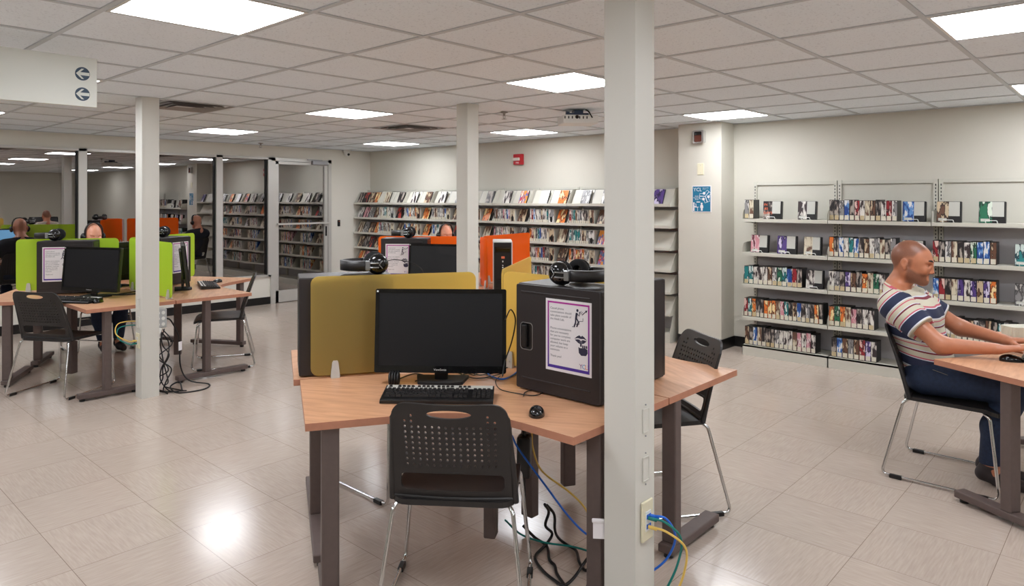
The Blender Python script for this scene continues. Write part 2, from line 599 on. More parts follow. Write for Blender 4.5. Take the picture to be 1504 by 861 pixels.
# fissured ceiling tile, with grimy patches round the air outlets
m, nt, b = new_mat('ceiling_tile')
tc = N(nt, 'ShaderNodeTexCoord')
n1 = N(nt, 'ShaderNodeTexNoise'); n1.inputs['Scale'].default_value = 90; n1.inputs['Detail'].default_value = 3
nt.links.new(tc.outputs['Object'], n1.inputs['Vector'])
rp = N(nt, 'ShaderNodeValToRGB')
rp.color_ramp.elements[0].color = lin((210, 218, 225)); rp.color_ramp.elements[0].position = .28
rp.color_ramp.elements[1].color = lin((236, 244, 250)); rp.color_ramp.elements[1].position = .42
nt.links.new(n1.outputs['Fac'], rp.inputs['Fac'])
def stain(cx, cy, rad):
    d = N(nt, 'ShaderNodeVectorMath', operation='DISTANCE'); d.inputs[1].default_value = (cx, cy, H)
    nt.links.new(tc.outputs['Object'], d.inputs[0])
    n2 = N(nt, 'ShaderNodeTexNoise'); n2.inputs['Scale'].default_value = 5; n2.inputs['Detail'].default_value = 6
    nt.links.new(tc.outputs['Object'], n2.inputs['Vector'])
    ad = N(nt, 'ShaderNodeMath', operation='MULTIPLY_ADD'); ad.inputs[1].default_value = .5; nt.links.new(n2.outputs['Fac'], ad.inputs[0]); nt.links.new(d.outputs['Value'], ad.inputs[2])
    mr = N(nt, 'ShaderNodeMapRange'); mr.inputs[1].default_value = .25; mr.inputs[2].default_value = rad + .3; mr.inputs[3].default_value = .75; mr.inputs[4].default_value = 0
    nt.links.new(ad.outputs[0], mr.inputs[0])
    return mr
st = stain(2.53, 5.88, .35)
mxs = N(nt, 'ShaderNodeMix'); mxs.data_type = 'RGBA'; mxs.inputs[7].default_value = lin((128, 105, 92))
nt.links.new(st.outputs[0], mxs.inputs[0]); nt.links.new(rp.outputs['Color'], mxs.inputs[6])
nt.links.new(mxs.outputs[2], b.inputs['Base Color'])
b.inputs['Roughness'].default_value = .9

# tinted plate glass
m, nt, b = new_mat('plate_glass')
nt.nodes.remove(b)
tr = N(nt, 'ShaderNodeBsdfTransparent'); tr.inputs['Color'].default_value = (.62, .62, .62, 1)
gl = N(nt, 'ShaderNodeBsdfGlossy'); gl.inputs['Roughness'].default_value = .0; gl.inputs['Color'].default_value = (1, .96, .95, 1)
lw = N(nt, 'ShaderNodeFresnel'); lw.inputs['IOR'].default_value = 3.8
mx = N(nt, 'ShaderNodeMixShader')
nt.links.new(lw.outputs[0], mx.inputs[0]); nt.links.new(tr.outputs[0], mx.inputs[1]); nt.links.new(gl.outputs[0], mx.inputs[2])
nt.links.new(mx.outputs[0], nt.nodes['Material Output'].inputs['Surface'])

LIGHT = 20.5
emit_mat('diffuser', (.96, .985, 1.03, 1), LIGHT)
M = MATS

# ================================================================ the room
XW, YW, X0, Y0R = 7.0, 9.27, -4.2, -4.6      # back wall, glass wall, the two walls behind the camera
struct(MB().box(X0 - .1, XW + .1, Y0R - .1, YW + .06, -.05, 0).build('floor', M['vinyl_tile']))
GA, GB, G = -.3514, .1487, .6096
cb = MB()
cb.box(X0 - .1, XW + .1, Y0R - .1, YW + .06, H + .006, H + .06, 0)
i = -6
while True:
    x = (i + GA) * G
    if x > XW: break
    if x > X0: cb.box(x - .012, x + .012, Y0R, YW, H, H + .007, 1)
    i += 1
j = -7
while True:
    y = (j + GB) * G
    if y > YW: break
    if y > Y0R: cb.box(X0, XW, y - .012, y + .012, H + .0006, H + .007, 1)
    j += 1
# wall angle round the edge
cb.box(XW - .022, XW, Y0R, YW, H - .001, H + .006, 1); cb.box(X0, XW, YW - .022, YW, H - .001, H + .006, 1)
struct(cb.build('ceiling', [M['ceiling_tile'], M['tbar']]))
struct(MB().box(XW, XW + .1, Y0R, YW + .06, 0, H + .005).build('wall_back', M['wall_paint']))
struct(MB().box(X0 - .1, X0, Y0R, YW + .06, 0, H + .005).build('wall_left', M['wall_paint']))
struct(MB().box(X0, XW, Y0R - .1, Y0R, 0, H + .005).build('wall_front', M['wall_paint']))
# glazed wall: low wall, header, piece right of the door
DX0, DX1 = 5.21, 6.235
gw = MB()
gw.box(X0, DX0, YW, YW + .12, 0, .40); gw.box(X0, DX1, YW, YW + .12, 2.12, H + .005); gw.box(DX1, XW, YW, YW + .12, 0, H + .005)
struct(gw.build('wall_glazed', M['white_paint']))
# pier standing out from the back wall
PX, PY0, PY1 = 6.70, 3.115, 3.585
struct(MB().box(PX, XW, PY0, PY1, 0, H + .004).build('wall_pier', M['wall_paint']))
# baseboards
def basebd(name, *boxes):
    b_ = MB()
    for q in boxes: b_.box(q[0], q[1], q[2], q[3], 0, .105)
    struct(b_.build(name, M['baseboard']))
basebd('baseboard_back', (XW - .008, XW, Y0R, PY0), (XW - .008, XW, PY1, YW), (PX - .008, PX, PY0 - .008, PY1 + .008), (PX, XW, PY0 - .008, PY0), (PX, XW, PY1, PY1 + .008))
basebd('baseboard_glazed', (X0, DX0, YW - .008, YW), (DX1, XW, YW - .008, YW))
basebd('baseboard_front', (X0, XW, Y0R, Y0R + .008))
basebd('baseboard_left', (X0, X0 + .008, Y0R, YW))

# windows: aluminium frame with one pane each
def window(name, xa, xb, za=.40, zb=2.12):
    t = .045
    b_ = MB()
    b_.box(xa, xa + t, YW - .03, YW + .09, za, zb); b_.box(xb - t, xb, YW - .03, YW + .09, za, zb)
    b_.box(xa, xb, YW - .03, YW + .09, za, za + .025); b_.box(xa, xb, YW - .03, YW + .09, zb - .03, zb)
    b_.box(xa + t, xa + t + .012, YW - .002, YW + .03, za, zb, 1); b_.box(xb - t - .014, xb - t, YW - .002, YW + .03, za, zb, 1)
    w = struct(b_.build(name, [M['aluminium'], M['gasket']]))
    p = MB().box(xa + t, xb - t, YW + .03, YW + .036, za + .02, zb - .02).build('pane', M['plate_glass'], w)
    p['kind'] = 'structure'
    return w
window('window_1', -2.2, -.58); window('window_2', -.58, 1.08); window('window_3', 1.08, 2.755)
window('window_4', 2.755, 4.44); window('window_5', 4.44, DX0)
# door
db = MB()
db.box(DX0, DX0 + .07, YW - .03, YW + .09, 0, 2.12); db.box(DX1 - .055, DX1, YW - .03, YW + .09, 0, 2.12); db.box(DX0, DX1, YW - .03, YW + .09, 2.075, 2.12)
dr = struct(db.build('door_1', M['aluminium']))
lf = MB(); xa, xb = DX0 + .075, DX1 - .06
lf.box(xa, xa + .05, YW - .02, YW + .03, .01, 2.07); lf.box(xb - .06, xb, YW - .02, YW + .03, .01, 2.07)
lf.box(xa, xb, YW - .02, YW + .03, .01, .18); lf.box(xa, xb, YW - .02, YW + .03, 2.03, 2.07)
lf = lf.build('door_leaf', M['aluminium'], dr); lf['kind'] = 'structure'
p = MB().box(xa + .05, xb - .06, YW, YW + .006, .18, 2.03).build('pane', M['plate_glass'], lf)
MB().box(xa + .02, xb - .015, YW - .07, YW - .045, 1.14, 1.165).box(xa + .02, xa + .05, YW - .05, YW - .01, 1.14, 1.165).box(xb - .045, xb - .015, YW - .05, YW - .01, 1.14, 1.165).build('push_bar', M['aluminium'], dr)
MB().rbox(xb - .30, xb - .02, YW - .075, YW - .02, 2.04, 2.10, .008).box(xb - .38, xb - .12, YW - .06, YW - .05, 2.105, 2.115).build('door_closer', M['zinc'], dr)
MB().box(xb - .045, xb - .02, YW - .028, YW - .019, .95, 1.1).build('lock_plate', M['plastic_dark'], dr)
# night outside the glass: dark paving
struct(MB().box(X0 - 1, XW + 1, YW + .13, YW + 6, -.06, -.02).build('floor_outside', mat('asphalt', (30, 29, 28), .9)))
W_ = bpy.data.worlds.new('night'); S.world = W_; W_.use_nodes = True
W_.node_tree.nodes['Background'].inputs[0].default_value = (.012, .010, .009, 1)
W_.node_tree.nodes['Background'].inputs[1].default_value = 1.0

# steel columns boxed in painted sheet
CW = .127
def column(x, y, label):
    b_ = MB().box(x, x + CW, y, y + CW, 0, H + .004)
    b_.box(x - .002, x + .012, y - .002, y, 0, H + .003); b_.box(x - .002, x, y, y + .012, 0, H + .003)
    o = struct(b_.build('column', M['column_paint']))
    tag(o, label, 'column')
    return o
C1 = (2.105, 1.29); C2 = (4.0, 4.01); C3 = (2.058, 5.55)
column(C1[0], C1[1], 'large pale square column with a cable outlet beside the nearest desk')
column(C2[0], C2[1], 'slender pale square column in front of the orange screens')
column(C3[0], C3[1], 'pale square column beside the desks with green screens')

# ceiling lights: 2x2 ft lay-in troffers on the tile grid
def ceiling_light(i, j, label):
    xa, ya = (i + GA) * G, (j - 1 + GB) * G
    t = thing('ceiling_light', label, 'light', (xa + G / 2, ya + G / 2, H), 0, 'lay-in ceiling lights')
    fr = MB(); a = G / 2 - .012; w = .014
    fr.box(-a, a, -a, -a + w, -.003, .02); fr.box(-a, a, a - w, a, -.003, .02); fr.box(-a, -a + w, -a + w, a - w, -.003, .02); fr.box(a - w, a, -a + w, a - w, -.003, .02)
    fr.build('frame', M['white_plastic'], t)
    MB().box(-a + w, a - w, -a + w, a - w, -.002, .004).build('diffuser', M['diffuser'], t)
LN = {(2, 5): 'big square ceiling light at the top edge, left of the large column',
      (6, 5): 'square ceiling light just left of the top of the large column',
      (6, 9): 'square ceiling light left of the slender column, nearest of the row over the orange desks',
      (10, 9): 'square ceiling light between slender column and large column, above the fire alarm',
      (10, 13): 'far square ceiling light above the first bay of the back rack',
      (6, 13): 'far square ceiling light above the glass door, right of the green desks',
      (10, 5): 'square ceiling light above the pier with the blue poster',
      (6, 1): 'big square ceiling light in the top right corner above the seated man',
      (10, 1): 'square ceiling light cut by the right edge of the photograph',
      (2, 9): 'square ceiling light hidden behind the white hanging sign',
      (2, 13): 'far square ceiling light beyond the left edge near the windows',
      (2, 1): 'square ceiling light straight above the camera, right', (-2, 5): 'square ceiling light above the camera, left',
      (-2, 1): 'square ceiling light behind the camera, nearer the glass', (-2, 9): 'square ceiling light left of the camera, middle',
      (-2, 13): 'square ceiling light left of the camera near the windows',
      (2, -3): 'square ceiling light behind the camera, middle', (6, -3): 'square ceiling light behind the seated man',
      (10, -3): 'square ceiling light behind the camera by the shelves', (-2, -3): 'square ceiling light in the corner behind the camera'}
for (i, j), l in LN.items(): ceiling_light(i, j, l)

# air outlets
def vent(x, y, label):
    t = thing('ceiling_vent', label, 'vent', (x, y, H), 0, 'ceiling air outlets')
    b_ = MB(); a = .29
    for k in range(4):
        s0, s1 = a - .055 * k, a - .055 * k - .035
        z0, z1 = -.002 - .004 * k, .012
        for q in range(4):
            Mx = rot(90 * q)
            b_.add([(-s0, -s0, z0), (s0, -s0, z0), (s1, -s1, z1), (-s1, -s1, z1)], [(0, 1, 2, 3)], 0, False, Mx)
    b_.build('louvre', M['vent_metal'], t)
    MB().box(-a, a, -a, a, .0125, .016).build('duct_opening', M['vent_dark'], t)
vent((4.5 + GA) * G, (9.5 + GB) * G, 'dusty square air outlet in the ceiling beside the green desks column')
vent((8.5 + GA) * G, (9.5 + GB) * G, 'square air outlet in the ceiling left of the slender column')

# sprinklers
def sprinkler(x, y, label):
    t = thing('sprinkler', label, 'sprinkler', (x, y, H), 0, 'ceiling sprinklers')
    MB().lathe([(.034, 0), (.034, -.006), (.012, -.012), (.009, -.03), (.004, -.034)], 14).build('escutcheon', M['vent_metal'], t)
    MB().tube([(-.012, 0, -.03), (-.012, 0, -.05), (0, 0, -.062), (.012, 0, -.05), (.012, 0, -.03)], .003).lathe([(.024, -.062), (.024, -.064), (.003, -.066)], 12).build('deflector', M['steel'], t)
sprinkler(4.62, 4.17, 'small brass sprinkler head on the ceiling right of the slender column')
sprinkler(4.86, 8.9, 'small sprinkler head on the far ceiling above the window by the door')

# projector hung from the ceiling
pj = thing('projector', 'white projector hanging under the ceiling beside the large column', 'projector', (4.98, 3.63, H), -40)
b_ = MB().rbox(-.155, .155, -.12, .12, -.125, -.05, .012)
b_.build('body', M['white_plastic'], pj)
g_ = MB()
for k in range(7):
    if k == 3: continue
    g_.box(-.145 + k * .032, -.135 + k * .032, -.1212, -.119, -.085, -.063)
g_.build('vent_slots', M['plastic_dark'], pj)
MB().cyl((0, -.12, 0), (0, -.1225, 0), .016).build('lens', M['gloss_black'], pj).location = (-.035, 0, -.07)
MB().box(-.1, .08, -.07, .07, -.05, -.03).box(-.04, .04, -.04, .04, -.03, .0).box(-.12, -.09, -.08, -.05, -.05, -.02).build('ceiling_mount', M['dark_metal'], pj)
MB().tube(spline([(.06, -.05, 0), (.075, -.09, -.02), (.09, -.118, -.06), (.1, -.122, -.075)]), .006).build('cable', M['cable_black'], pj)

# hanging sign
sg = thing('hanging_sign', 'white hanging sign with two blue left-pointing arrows in circles', 'sign', (0, 3.95, 1.985), 0)
MB().rbox(-.5, 1.24, -.012, .012, 0, .25, .002).build('board', M['sign_white'], sg)
MB().cyl((.45, 0, .25), (.45, 0, .303), .005).cyl((-.4, 0, .25), (-.4, 0, .303), .005).build('hanger', M['steel'], sg)
for z in (.165, .062):
    ab = MB()
    cx, cr = 1.172, .034
    o = ell(0, 0, cr, cr, 32)
    arrow = [(-.030, 0), (-.004, .026), (.008, .026), (-.010, .008), (.0325, .008), (.0325, -.008), (-.010, -.008), (.008, -.026), (-.004, -.026)]
    ab.plate(o, [arrow], lambda x, y: (cx + x, -.0135, z + y), lambda x, y: (cx + x, -.0115, z + y))
    ab.build('arrow', M['sign_blue'], sg)

# wall fixtures
def wallthing(name, label, cat, loc, rz=-90): return thing(name, label, cat, loc, rz)   # local -Y = out of the back wall
fa = wallthing('fire_alarm', 'red fire alarm with white strobe high on the back wall', 'fire alarm', (XW, 6.04, 1.97))
MB().rbox(-.075, .075, -.05, 0, 0, .14, .008).build('housing', M['red_plastic'], fa)
MB().rbox(-.065, .045, -.075, -.05, .052, .092, .006).build('strobe', M['clear_lens'], fa)
MB().text('FIRE', .03, TR(.0, -.0508, .015, rx=90), 0, 'CENTER').build('lettering', M['white_plastic'], fa)
fx = wallthing('wall_fixture', 'chrome framed fixture with a brown face high on the pier', 'fixture', (PX, 3.34, 2.085))
MB().plate(rrect(-.06, .06, 0, .135, .02), [rrect(-.042, .04, .015, .12, .012)], lambda x, y: (x, -.055, y), lambda x, y: (x, 0, y)).build('bezel', M['chrome'], fx)
MB().rbox(-.043, .041, -.05, -.002, .014, .085, .006).build('face', M['brown_lens'], fx)
MB().rbox(-.043, .041, -.035, -.002, .085, .122, .006).build('reflector', M['plastic_dark'], fx)
bpnl = wallthing('blank_plate', 'cream blank cover plate on the pier above the blue poster', 'wall plate', (PX, 3.335, 1.765))
MB().rbox(-.036, .036, -.007, 0, 0, .118, .003).build('plate', M['cream_plastic'], bpnl)
MB().cyl((0, -.0085, .02), (0, -.006, .02), .003).cyl((0, -.0085, .098), (0, -.006, .098), .003).build('screw', M['zinc'], bpnl)
kr = thing('card_reader', 'small black card reader on the wall right of the glass door', 'card reader', (6.385, YW, 1.09), 0)
MB().rbox(-.022, .022, -.02, 0, 0, .10, .006).build('housing', M['plastic_dark'], kr)
MB().box(-.008, .008, -.021, -.0195, .075, .08).build('lamp', M['led_orange'], kr)
sc_ = thing('security_camera', 'white dome security camera at the top of the wall by the door', 'security camera', (6.5, YW - .06, H), 0)
MB().lathe([(.055, 0), (.055, -.03), (.045, -.038)], 20).build('base', M['white_plastic'], sc_)
MB().ball((0, -.005, -.055), .045).build('ball', M['white_plastic'], sc_)
MB().cyl((0, -.035, -.066), (0, -.052, -.072), .02).build('lens', M['gloss_black'], sc_)

# poster on the pier
po = wallthing('poster', 'teal poster with white desk diagram and figures on the pier', 'poster', (PX, 3.325, 1.382))
pb = MB()
w2, hh = .104, .272
pb.box(-w2, w2, -.004, 0, 0, hh, 1)
pb.box(-w2 + .007, w2 - .007, -.0048, -.004, .008, hh - .008, 0)
pm = lambda x, z: TR(x, -.0052, z, rx=90)
pb.text('YCL', .052, pm(-.09, .215), 1); pb.text('York County\nLibrary', .012, pm(.012, .245), 1)
pb.text('Adult\nResource\nArea', .019, pm(-.052, .158), 1, 'CENTER', 0, .85)
def pstroke(pts, r=.003): pb.tube([(x, -.005, z) for x, z in pts], r, 1, 5)
c0 = (.042, .162)
for a in (50, 178, 290):
    d = dirv(a); n = Vector((-d.y, d.x))
    e = Vector(c0) + d * .062
    pstroke([c0, e], .0035)
    for sgn in (1, -1):
        q0 = Vector(c0) + d * .02 + n * .027 * sgn
        q1 = e + n * .027 * sgn
        pstroke([q0, q1, e], .002)
for a in (114, 354, 234):
    d = dirv(a) * .034
    pb.prism(ell(0, 0, .0145, .0145, 14), 0, .0006, 1, TR(c0[0] + d.x, -.0046, c0[1] + d.y, rx=90))
pb.prism(ell(0, 0, .009, .010, 12), 0, .0006, 1, TR(-.084, -.0046, .092, rx=90)); pb.prism([(-.095, .012), (-.077, .012), (-.077, .05), (-.05, .048), (-.05, .056), (-.077, .062), (-.078, .082), (-.092, .082)], 0, .0006, 1, TR(0, -.0046, 0, rx=90))
pb.prism([(-.045, .012), (-.04, .012), (-.04, .05), (-.03, .05), (-.03, .055), (-.055, .055), (-.06, .09), (-.066, .09), (-.062, .05), (-.045, .05)], 0, .0006, 1, TR(0, -.0046, 0, rx=90))
pb.prism(ell(0, 0, .010, .011, 12), 0, .0006, 1, TR(.002, -.0046, .088, rx=90)); pb.prism([(-.006, .015), (.012, .015), (.013, .045), (.02, .045), (.017, .07), (.008, .078), (-.004, .078), (-.013, .07), (-.015, .045), (-.007, .045)], 0, .0006, 1, TR(0, -.0046, 0, rx=90))

pb.box(-.055, -.015, -.0052, -.0046, .100, .109, 1)
pb.build('sheet', [M['poster_teal'], M['paper']], po)
# ================================================================ chairs
ZT = .69            # desk height
def chair_back_mb():
    b_ = MB()
    HT = .405       # length of the back measured up its slope
    def width(s): return .228 - .024 * (s / HT) ** 1.3
    out = []
    n = 10
    for k in range(n + 1): # right side up
        s = .035 + (HT - .10) * k / n
        out.append((width(s), s))
    for k in range(1, 9):
        t = R(90 * k / 8); out.append((width(HT) - .055 + .055 * math.cos(t), HT - .065 + .06 * math.sin(t)))
    for k in range(1, 8):
        x = (width(HT) - .055) * (1 - 2 * k / 8); out.append((x, HT - .005 + .006 * (abs(x) / .15) ** 2 - .004))
    out += [(-x, y) for x, y in reversed(out[:n + 9])]
    for k in range(0, 7):
        t = R(180 + 90 * k / 6); out.append((-.198 + .03 * math.cos(t), .03 + .03 * math.sin(t)))
    for k in range(0, 7):
        t = R(270 + 90 * k / 6); out.append((.198 + .03 * math.cos(t), .03 + .03 * math.sin(t)))
    holes = [ell(0, HT - .047, .078, .017, 28)]
    lo = rrect(-.185, .185, .045, .112, .018, 4)
    holes.append(lo)
    for r_ in range(10):
        s = .150 + r_ * .0222
        for c in range(14):
            x = (c - 6.5) * .0242
            if s > HT - .088 and abs(x) < .115: continue
            if s > HT - .072 and abs(x) > .15: continue
            holes.append(ell(x, s, .0048, .0062, 8))
    def surf(off):
        def f(x, s):
            y = -.175 - .32 * s * (.75 + .5 * s) + .34 * x * x - off
            return (x, y, .435 + s * .955)
        return f
    b_.plate(out, holes, surf(-.006), surf(.006), 0, None, .03, True)
    # rolled rim down both sides
    for sg in (1, -1):
        pts = [Vector(surf(0)(sg * (width(.0 + HT * k / 10 * .84) - .006), HT * .84 * k / 10)) for k in range(11)]
        b_.tube(pts, [.013 - .006 * k / 10 for k in range(11)], 0, 8)
    pts = [surf(0)(x, .012) for x in (-.215, -.15, -.08, 0, .08, .15, .215)]
    b_.tube(pts, .012, 0, 8)
    pts = [surf(-.003)(x, .118) for x in (-.19, -.1, 0, .1, .19)]
    b_.tube(pts, .005, 0, 6)
    return b_
def make_chair(label):
    t = thing('stacking_chair', label, 'chair', (0, 0, 0), 0, 'black stacking chairs with chrome sled legs')
    out = rrect(-.225, .225, -.195, .235, .06, 6)
    def top(o):
        def f(x, y):
            z = .445 - .010 * math.exp(-(x / .12) ** 2 - (y / .14) ** 2) + .10 * max(0, abs(x) - .19)
            if y > .14: z -= 2.6 * (y - .14) ** 2
            return (x, y, z + o)
        return f
    MB().plate(out, (), top(0), top(-.02), 0, None, .04, True).build('seat', M['plastic'], t)
    chair_back_mb().build('backrest', M['plastic'], t)
    for sg in (1, -1):
        p = [(sg * .20, -.17, .425), (sg * .215, -.19, .41), (sg * .262, -.285, .012), (sg * .262, .245, .012), (sg * .222, .20, .405), (sg * .20, .17, .418)]
        leg = MB().tube(fillet(p, .035, 5), .0078, 0, 10).build('sled_leg', M['chrome'], t)
        for g0 in (-.245, .14): MB().rbox(sg * .262 - .012, sg * .262 + .012, g0, g0 + .06, .0, .02, .004).build('glide', M['plastic_dark'], leg)
    MB().cyl((-.225, .206, .352), (.225, .206, .352), .0055).build('cross_bar', M['chrome'], t)
    MB().tube([(-.2, .17, .418), (.2, .17, .418)], .0075).tube([(-.2, -.17, .425), (.2, -.17, .425)], .0075).build('seat_rail', M['chrome'], t)
    return t
def place(src, x, y, face, label):
    return dup(src, (x, y, 0), face - 90, label)
chair0 = make_chair('black perforated chair nearest the camera, pushed up to the desk with the big monitor')
chair0.location = (1.868, 1.915, 0); chair0.rotation_euler = (0, 0, R(38 - 90))
place(chair0, 3.155, 1.835, 145, 'black perforated chair on the far side of the near desks, right of the large column')
place(chair0, 2.42, 2.96, 270, 'black chair behind the amber screens, only its sled leg showing under the near desk')
place(chair0, 1.735, 6.275, 32, 'black perforated chair at the front green desk, left of the far column')
place(chair0, 3.02, 6.23, 152, 'black perforated chair seen from its side at the right end of the green desks')
place(chair0, 2.45, 7.73, 270, 'black chair under the person in jeans behind the green screens')
place(chair0, 4.53, .78, 270, 'black chair under the man in the striped shirt')
place(chair0, 5.556, 5.836, 250, 'black chair under the person behind the orange screens')

# ================================================================ desks
def make_desk(O, axis, L1, L2, label, posts, bars, group, centre=()):
    """120-degree corner desk; L1 / L2 are the lengths of the wings at axis+60 / axis-60"""
    t = thing('corner_desk', label, 'desk', (O[0], O[1], 0), axis, group)
    Wd = .66
    e = {1: dirv(60), -1: dirv(-60)}; q = {1: dirv(-30), -1: dirv(30)}
    Ls = {1: L1, -1: L2}
    gap = .004
    P = lambda sg, al, pe: e[sg] * al + q[sg] * pe
    ci = Vector((Wd / math.sin(R(60)), 0))
    def arc():
        a = ci + e[-1] * .26; b_ = ci + e[1] * .26
        return [a * (1 - s) ** 2 + ci * .999 * 2 * s * (1 - s) + b_ * s * s for s in [k / 10 for k in range(11)]]
    out = [P(1, .01, gap), P(-1, .01, gap), P(-1, Ls[-1], gap), P(-1, Ls[-1], Wd)] + arc() + [P(1, Ls[1], Wd), P(1, Ls[1], gap)]
    out = out[1:]
    MB().prism(out, ZT - .028, ZT, 0, None, (), 1).build('desktop', [M['beech'], M['edge_band']], t)
    def post(c, ang):
        MB().rbox(-.033, .033, -.026, .026, .055, ZT - .028, .006, 0, TR(c.x, c.y, 0, ang)).build('post', M['post'], t)
    for sg, al, pe in posts: post(P(sg, al, pe), 60 * sg)
    for x, y, a in centre: post(Vector((x, y)), a)
    for sg, al, p0, p1 in bars:
        b_ = MB()
        Mx = TR(*P(sg, al, 0), 0, -30 * sg)
        b_.rbox(p0, p1, -.035, .035, .02, .056, .006, 0, Mx)
        fb = b_.build('foot_bar', M['post'], t)
        for g0 in (p0 + .03, p1 - .03): MB().cyl(Mx @ Vector((g0, 0, 0)), Mx @ Vector((g0, 0, .02)), .02).build('glide', M['plastic_dark'], fb)
    return t
GD = 'three-way corner desks'
O1 = (2.62, 2.31)
make_desk(O1, 210, .865, 1.022, 'near corner desk holding the big monitor and the black case with the notice',
          [(1, .825, .46), (-1, .93, .61)], [(1, .825, .22, .64), (-1, .93, .42, .655)], GD, [(.47, .0, 0), (.235, .13, 60)])
make_desk(O1, 90, 1.05, 1.05, 'corner desk behind the amber screen, its end showing left of the monitor',
          [(1, .945, .05), (-1, .95, .58)], [(1, .945, -.36, .5), (-1, .95, .2, .64)], GD)
make_desk(O1, 330, 1.05, .865, 'corner desk right of the large column with a bare end',
          [(1, .95, .58), (-1, .83, .085)], [(1, .95, .2, .64), (-1, .83, .03, .47)], GD, [(.30, .0, 0)])
O2 = (2.40, 6.88)
make_desk(O2, 210, 1.12, .95, 'corner desk in front of the green screen, with chair and tilted monitor',
          [(1, 1.13 - .07, .50), (-1, .74, .61)], [(1, 1.06, .27, .70), (-1, .74, .10, .655)], GD, [(.60, .0, 0)])
make_desk(O2, 90, .95, 1.05, 'corner desk behind the green screens where the person in jeans sits',
          [(1, .74, .14), (-1, .95, .58)], [(1, .74, .05, .5), (-1, .95, .2, .64)], GD)
make_desk(O2, 330, 1.06, 1.12, 'corner desk with keyboard right of the far column, near the glass door',
          [(1, .90, .61), (-1, 1.06, .28)], [(1, .90, .05, .66), (-1, 1.06, .03, .64)], GD, [(.45, .0, 0)])
O3 = (4.83, 4.68)
for a, l in ((190, 'corner desk in front of the left orange screen'), (70, 'corner desk behind the orange screens'), (310, 'corner desk right of the orange screens, mostly hidden')):
    l1 = .70 if a == 190 else 1.0
    make_desk(O3, a, l1, 1.0, l, [(1, l1 - .07, .58), (-1, .93, .2)], [(1, l1 - .07, .2, .64), (-1, .93, .05, .64)], GD, [(.40, .0, 0)])
O4 = (4.73, -.27)
make_desk(O4, 90, 1.0, 1.0, 'corner desk at the right edge where the man types', [(1, .955, .30), (-1, .95, .3)], [(1, .955, .05, .56), (-1, .95, .05, .56)], GD)

# ================================================================ screens
def screen(O, ang, s0, s1, colour, label, side=1, brk=(.10, .85)):
    t = thing('privacy_screen', label, 'screen', (O[0], O[1], ZT), ang, colour + ' privacy screens')
    L = s1 - s0
    MB().plate(rrect(s0, s1, .012, .468, .035, 5), (), lambda x, y: (x, .004, y), lambda x, y: (x, -.004, y)).build('panel', M[colour + '_acrylic'], t)
    for f in brk:
        x = s0 + L * f
        pr = [(-.020, 0), (.020, 0), (.0205, .012), (.014, .07), (.009, .078), (-.009, .078), (-.014, .07), (-.0205, .012)]
        b_ = MB()
        for sg in (1, -1):
            b_.plate(pr, (), lambda u, v: (x + u, sg * .0052, v), lambda u, v: (x + u, sg * (.021 - .11 * v), v))
            b_.cyl((x, sg * .017, .03), (x, sg * .021, .03), .004, 0, 8)
        b_.box(x - .02, x + .02, -.022, .022, 0, .006)
        b_.build('bracket', M['silver_plastic'], t)
    return t
O1b = (2.575, 2.355)
screen(O1, 150, .19, .975, 'amber', 'amber screen behind the big monitor, a dark case showing through it', brk=(.86, .2))
screen(O1b, 270, .03, .66, 'amber', 'amber screen behind the black case with the notice', brk=(.08, .9))
screen(O1b, 30, .06, .90, 'amber', 'amber screen running back between monitor and black case', brk=(.1, .8))
screen(O2, 150, .05, .87, 'green', 'green screen behind the case at the left green desk', brk=(.88, .2))
screen(O2, 270, .12, 1.04, 'green', 'green screen seen nearly edge-on behind the far column', brk=(.94, .1))
screen(O2, 30, .06, 1.0, 'green', 'green screen behind the case right of the far column')
screen(O3, 130, .06, .98, 'orange', 'orange screen left of the slender column')
screen(O3, 236, .05, .35, 'orange', 'short orange screen left of the upright computer tower')
screen(O3, 10, .06, .96, 'orange', 'orange screen behind the upright computer tower')

